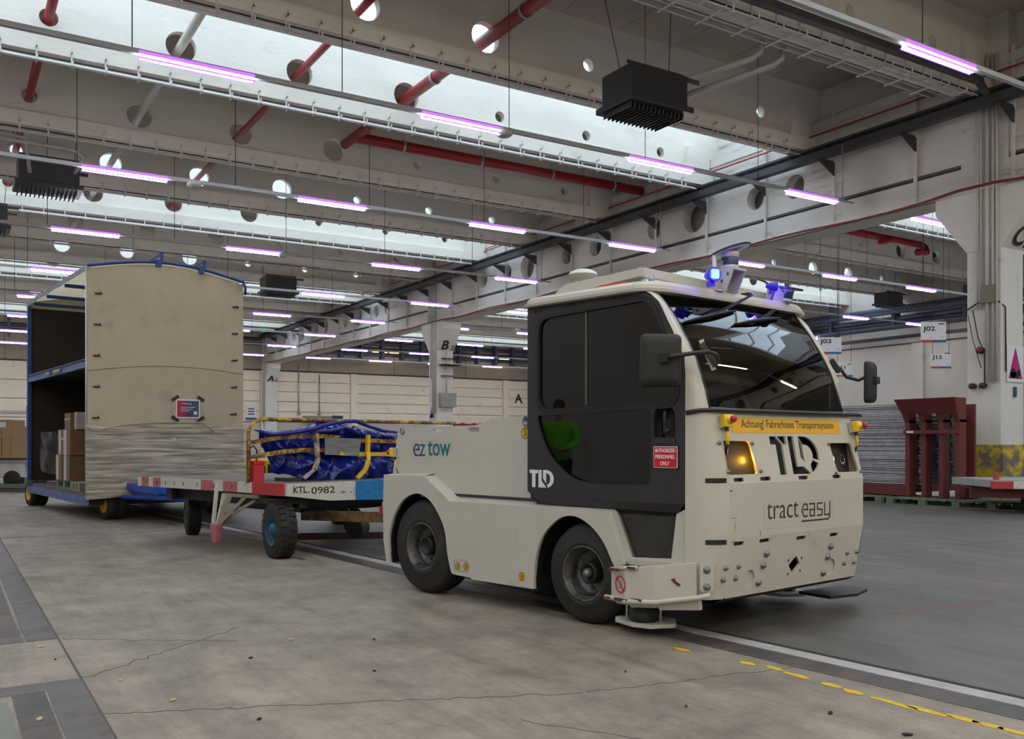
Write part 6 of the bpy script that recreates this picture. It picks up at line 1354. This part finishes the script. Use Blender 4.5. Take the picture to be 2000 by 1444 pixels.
for txt,x0,y0,x1,y1,d_ in (('J02',1799,629,1847,669,-.05),('J03',1598,659,1643,692,-.05),('J12',1857,684,1898,713,-.05),('J11',1663,701,1697,730,-.05)):
    cx,cz=bx(((x0+x1)/2,(y0+y1)/2)); wd=(x1-x0)*D_/1780; ht=(y1-y0)*D_/1780
    bay(txt,cx,D_+(1.2 if txt in('J12','J11') else 0),cz,wd,ht,f'white hanging bay sign reading {txt}',d_)
# low cart at the right edge
R2=empty('flat_cart',(0,0,0),label='flat cart with red and white striped edge in front of the yellow column base',cat='cart'); at_site(R2,9.42,15.6,0,.0)
Geo().box((-1.55,-.7,.44),(1.6,.7,.56)).make('cart_bed',mat('grey_cart_bed',(.33,.33,.32),.6),R2)
for k in range(9): Geo().box((-1.6+.36*k,-.74,.42),(-1.24+.36*k,-.70,.54)).make('edge_board',pr_ if k%2==0 else pw_,R2)
g=Geo().box((-1.3,-.5,.25),(1.5,.5,.42)); g.make('underframe',mat('dark_red_frame',(.12,.02,.02),.6),R2)
Geo().box((-.15,-.78,.0+.12),(.12,-.70,.44)).make('white_plate',wpaper,R2)
for x in (-.75,1.1): Geo().lathe([(0,-.1),(.18,-.1),(.2,-.07),(.2,.07),(.18,.1),(0,.1)],24,basis((x,-.5,.2),(1,0,0),(0,0,1))).make('wheel',rub_m,R2)
Geo().lathe([(.05,0),(.035,.1),(0,.14)],12,Matrix.Translation((-1.4,-.5,.56))).make('red_cap',red_m,R2)
# litter
wood=mat('wood_splinter',(.55,.45,.30),.8); rk_=mat('black_crumb',(.015,.015,.017),.8)
for k,(x,y,m,s) in enumerate([(3.31,2.66,rk_,.022),(3.33,2.3,rk_,.03),(2.84,3.07,rk_,.012),(1.44,5.03,rk_,.02),(.52,5.56,rk_,.014),(.48,5.95,wood,.022),(1.78,5.37,wood,.02),(1.15,3.9,rk_,.02),(.9,4.4,wood,.02),(.35,4.4,wood,.025),(.75,4.9,wood,.015),(2.2,5.1,rk_,.016),(3.0,3.7,rk_,.01),(1.9,4.4,rk_,.014),(.3,4.0,wood,.04)]):
    r=random.Random(k); n=7; P=[(s*math.cos(6.283*i/n)*r.uniform(.5,1.1),s*.55*math.sin(6.283*i/n)*r.uniform(.5,1.1)) for i in range(n)]
    o=Geo().plate([P],.006).make('litter_scrap',m,tagd=dict(label='tiny dark crumb of litter on the concrete floor' if m is rk_ else 'tiny pale wood splinter on the concrete floor',cat='litter',group='black crumbs on the floor' if m is rk_ else 'wood splinters on the floor')); o.location=(x,y,0.003); o.rotation_euler=(0,0,r.uniform(0,6))
# oil stain under the tractor nose
st=mat('dark_oil_stain',(.05,.042,.034),.55,var=.3,vscale=6)
# ---- person standing left of the camera, seen mirrored in the cab door
def person():
    root=empty('person',(0,0,0),label='person in a bright green high-visibility jacket and dark trousers, reflected in the cab door',cat='person')
    at_site(root,-7.3,5.95,0,math.radians(-80))
    def skin_(name,verts,edges,radii,m,parent,lv=2):
        me=bpy.data.meshes.new(name); me.from_pydata(verts,edges,[]); o=bpy.data.objects.new(name,me); link(o,parent)
        md=o.modifiers.new('s','SKIN'); 
        for i,r in enumerate(radii): me.skin_vertices[0].data[i].radius=(r if isinstance(r,tuple) else (r,r))
        me.skin_vertices[0].data[0].use_root=True
        s=o.modifiers.new('d','SUBSURF'); s.levels=lv; s.render_levels=lv
        dg=bpy.context.evaluated_depsgraph_get(); m2=bpy.data.meshes.new_from_object(o.evaluated_get(dg)); o.modifiers.clear(); o.data=m2; m2.materials.clear(); m2.materials.append(m)
        for p in m2.polygons: p.use_smooth=True
        return o
    hv=mat('high_visibility_green',(.16,.62,.02),.5,var=.1,vscale=8,bump=.3,bscale=12); tr=mat('dark_trousers',(.02,.022,.03),.7); sk=mat('skin',(.45,.26,.18),.5); hr=mat('brown_hair',(.05,.03,.02),.7)
    # body: one continuous figure, hands folded in front
    v=[(0,0,.95),(0,0,1.15),(0,0,1.38),(0,.0,1.50),(0,.01,1.58),(0,.02,1.68),(0,.02,1.76),
       (.19,0,1.43),(.27,.03,1.18),(.12,.24,1.08),(.04,.29,1.08),(-.19,0,1.43),(-.27,.03,1.18),(-.12,.24,1.10),(-.04,.30,1.11),
       (.10,0,.88),(.12,.02,.50),(.12,0,.08),(.13,.16,.04),(-.10,0,.88),(-.12,.02,.50),(-.12,0,.08),(-.13,.16,.04)]
    e=[(0,1),(1,2),(2,3),(3,4),(4,5),(5,6),(2,7),(7,8),(8,9),(9,10),(2,11),(11,12),(12,13),(13,14),(0,15),(15,16),(16,17),(17,18),(0,19),(19,20),(20,21),(21,22)]
    r=[(.15,.11),(.14,.11),(.17,.11),.06,.055,(.085,.095),(.07,.08),.07,.045,.032,.03,.07,.045,.032,.03,.09,.06,.045,.045,.09,.06,.045,.045]
    skin_('body',v,e,r,sk,root)
    v=[(0,0,.86),(0,0,1.0),(0,0,1.2),(0,0,1.40),(0,0,1.49),(.20,0,1.43),(.28,.03,1.18),(.14,.23,1.08),(-.20,0,1.43),(-.28,.03,1.18),(-.14,.23,1.10)]
    e=[(0,1),(1,2),(2,3),(3,4),(3,5),(5,6),(6,7),(3,8),(8,9),(9,10)]
    skin_('jacket',v,e,[(.20,.15),(.19,.15),(.19,.15),(.20,.14),.08,.085,.065,.055,.085,.065,.055],hv,root)
    Geo().lathe([(.205,.98),(.205,1.03)],24,Matrix.Diagonal((1,.8,1,1))).make('grey_band',mat('reflective_band',(.4,.4,.38),.3),root)
    v=[(0,0,.92),(.10,0,.84),(.125,.02,.50),(.125,0,.10),(-.10,0,.84),(-.125,.02,.50),(-.125,0,.10)]
    skin_('trousers',v,[(0,1),(1,2),(2,3),(0,4),(4,5),(5,6)],[(.16,.13),.11,.085,.075,.11,.085,.075],tr,root)
    for s in (-1,1): Geo().box((s*.13-.05,-.09,0),(s*.13+.05,.22,.11)).make('shoe',black_m,root,bevel=.03)
    for s in (-1,1):   # hands with separate fingers
        bx_=(s*.06,.30,1.085)
        for k in range(4):
            l=[.07,.08,.075,.055][k]; g=Geo(); p=Vector(bx_)+Vector((-s*.01,.01+.0,.03-.02*k)); g.tube([p,p+Vector((-s*l*.5,.02,-.004)),p+Vector((-s*l*.85,.0,-.01))],.009,8,radii=[.01,.009,.007]); g.make('finger',sk,root)
        g=Geo(); p=Vector(bx_)+Vector((0,-.01,.035)); g.tube([p,p+Vector((-s*.02,.02,.03)),p+Vector((-s*.035,.03,.035))],.011,8,radii=[.012,.011,.008]); g.make('thumb',sk,root)
    Geo().lathe([(.0,1.835),(.06,1.825),(.098,1.77),(.10,1.71),(.085,1.68)],20,Matrix.Translation((0,-.005,0))@Matrix.Diagonal((.92,1.05,1,1))).make('hair',hr,root)
    g=Geo(); g.lathe([(0,.0),(.012,-.01),(.018,-.035),(0,-.04)],8,Matrix.Translation((0,.115,1.73))); g.make('nose',sk,root)
    for s in (-1,1): Geo().lathe([(0,.011),(.011,0),(0,-.011)],8,Matrix.Translation((s*.033,.098,1.735))).make('eye',wpaper,root); Geo().lathe([(0,.03),(.014,0),(0,-.03)],8,Matrix.Translation((s*.092,.02,1.715))).make('ear',sk,root)
    Geo().box((-.025,.104,1.655),(.025,.112,1.663)).make('mouth',mat('lips',(.30,.10,.08),.5),root)
person()
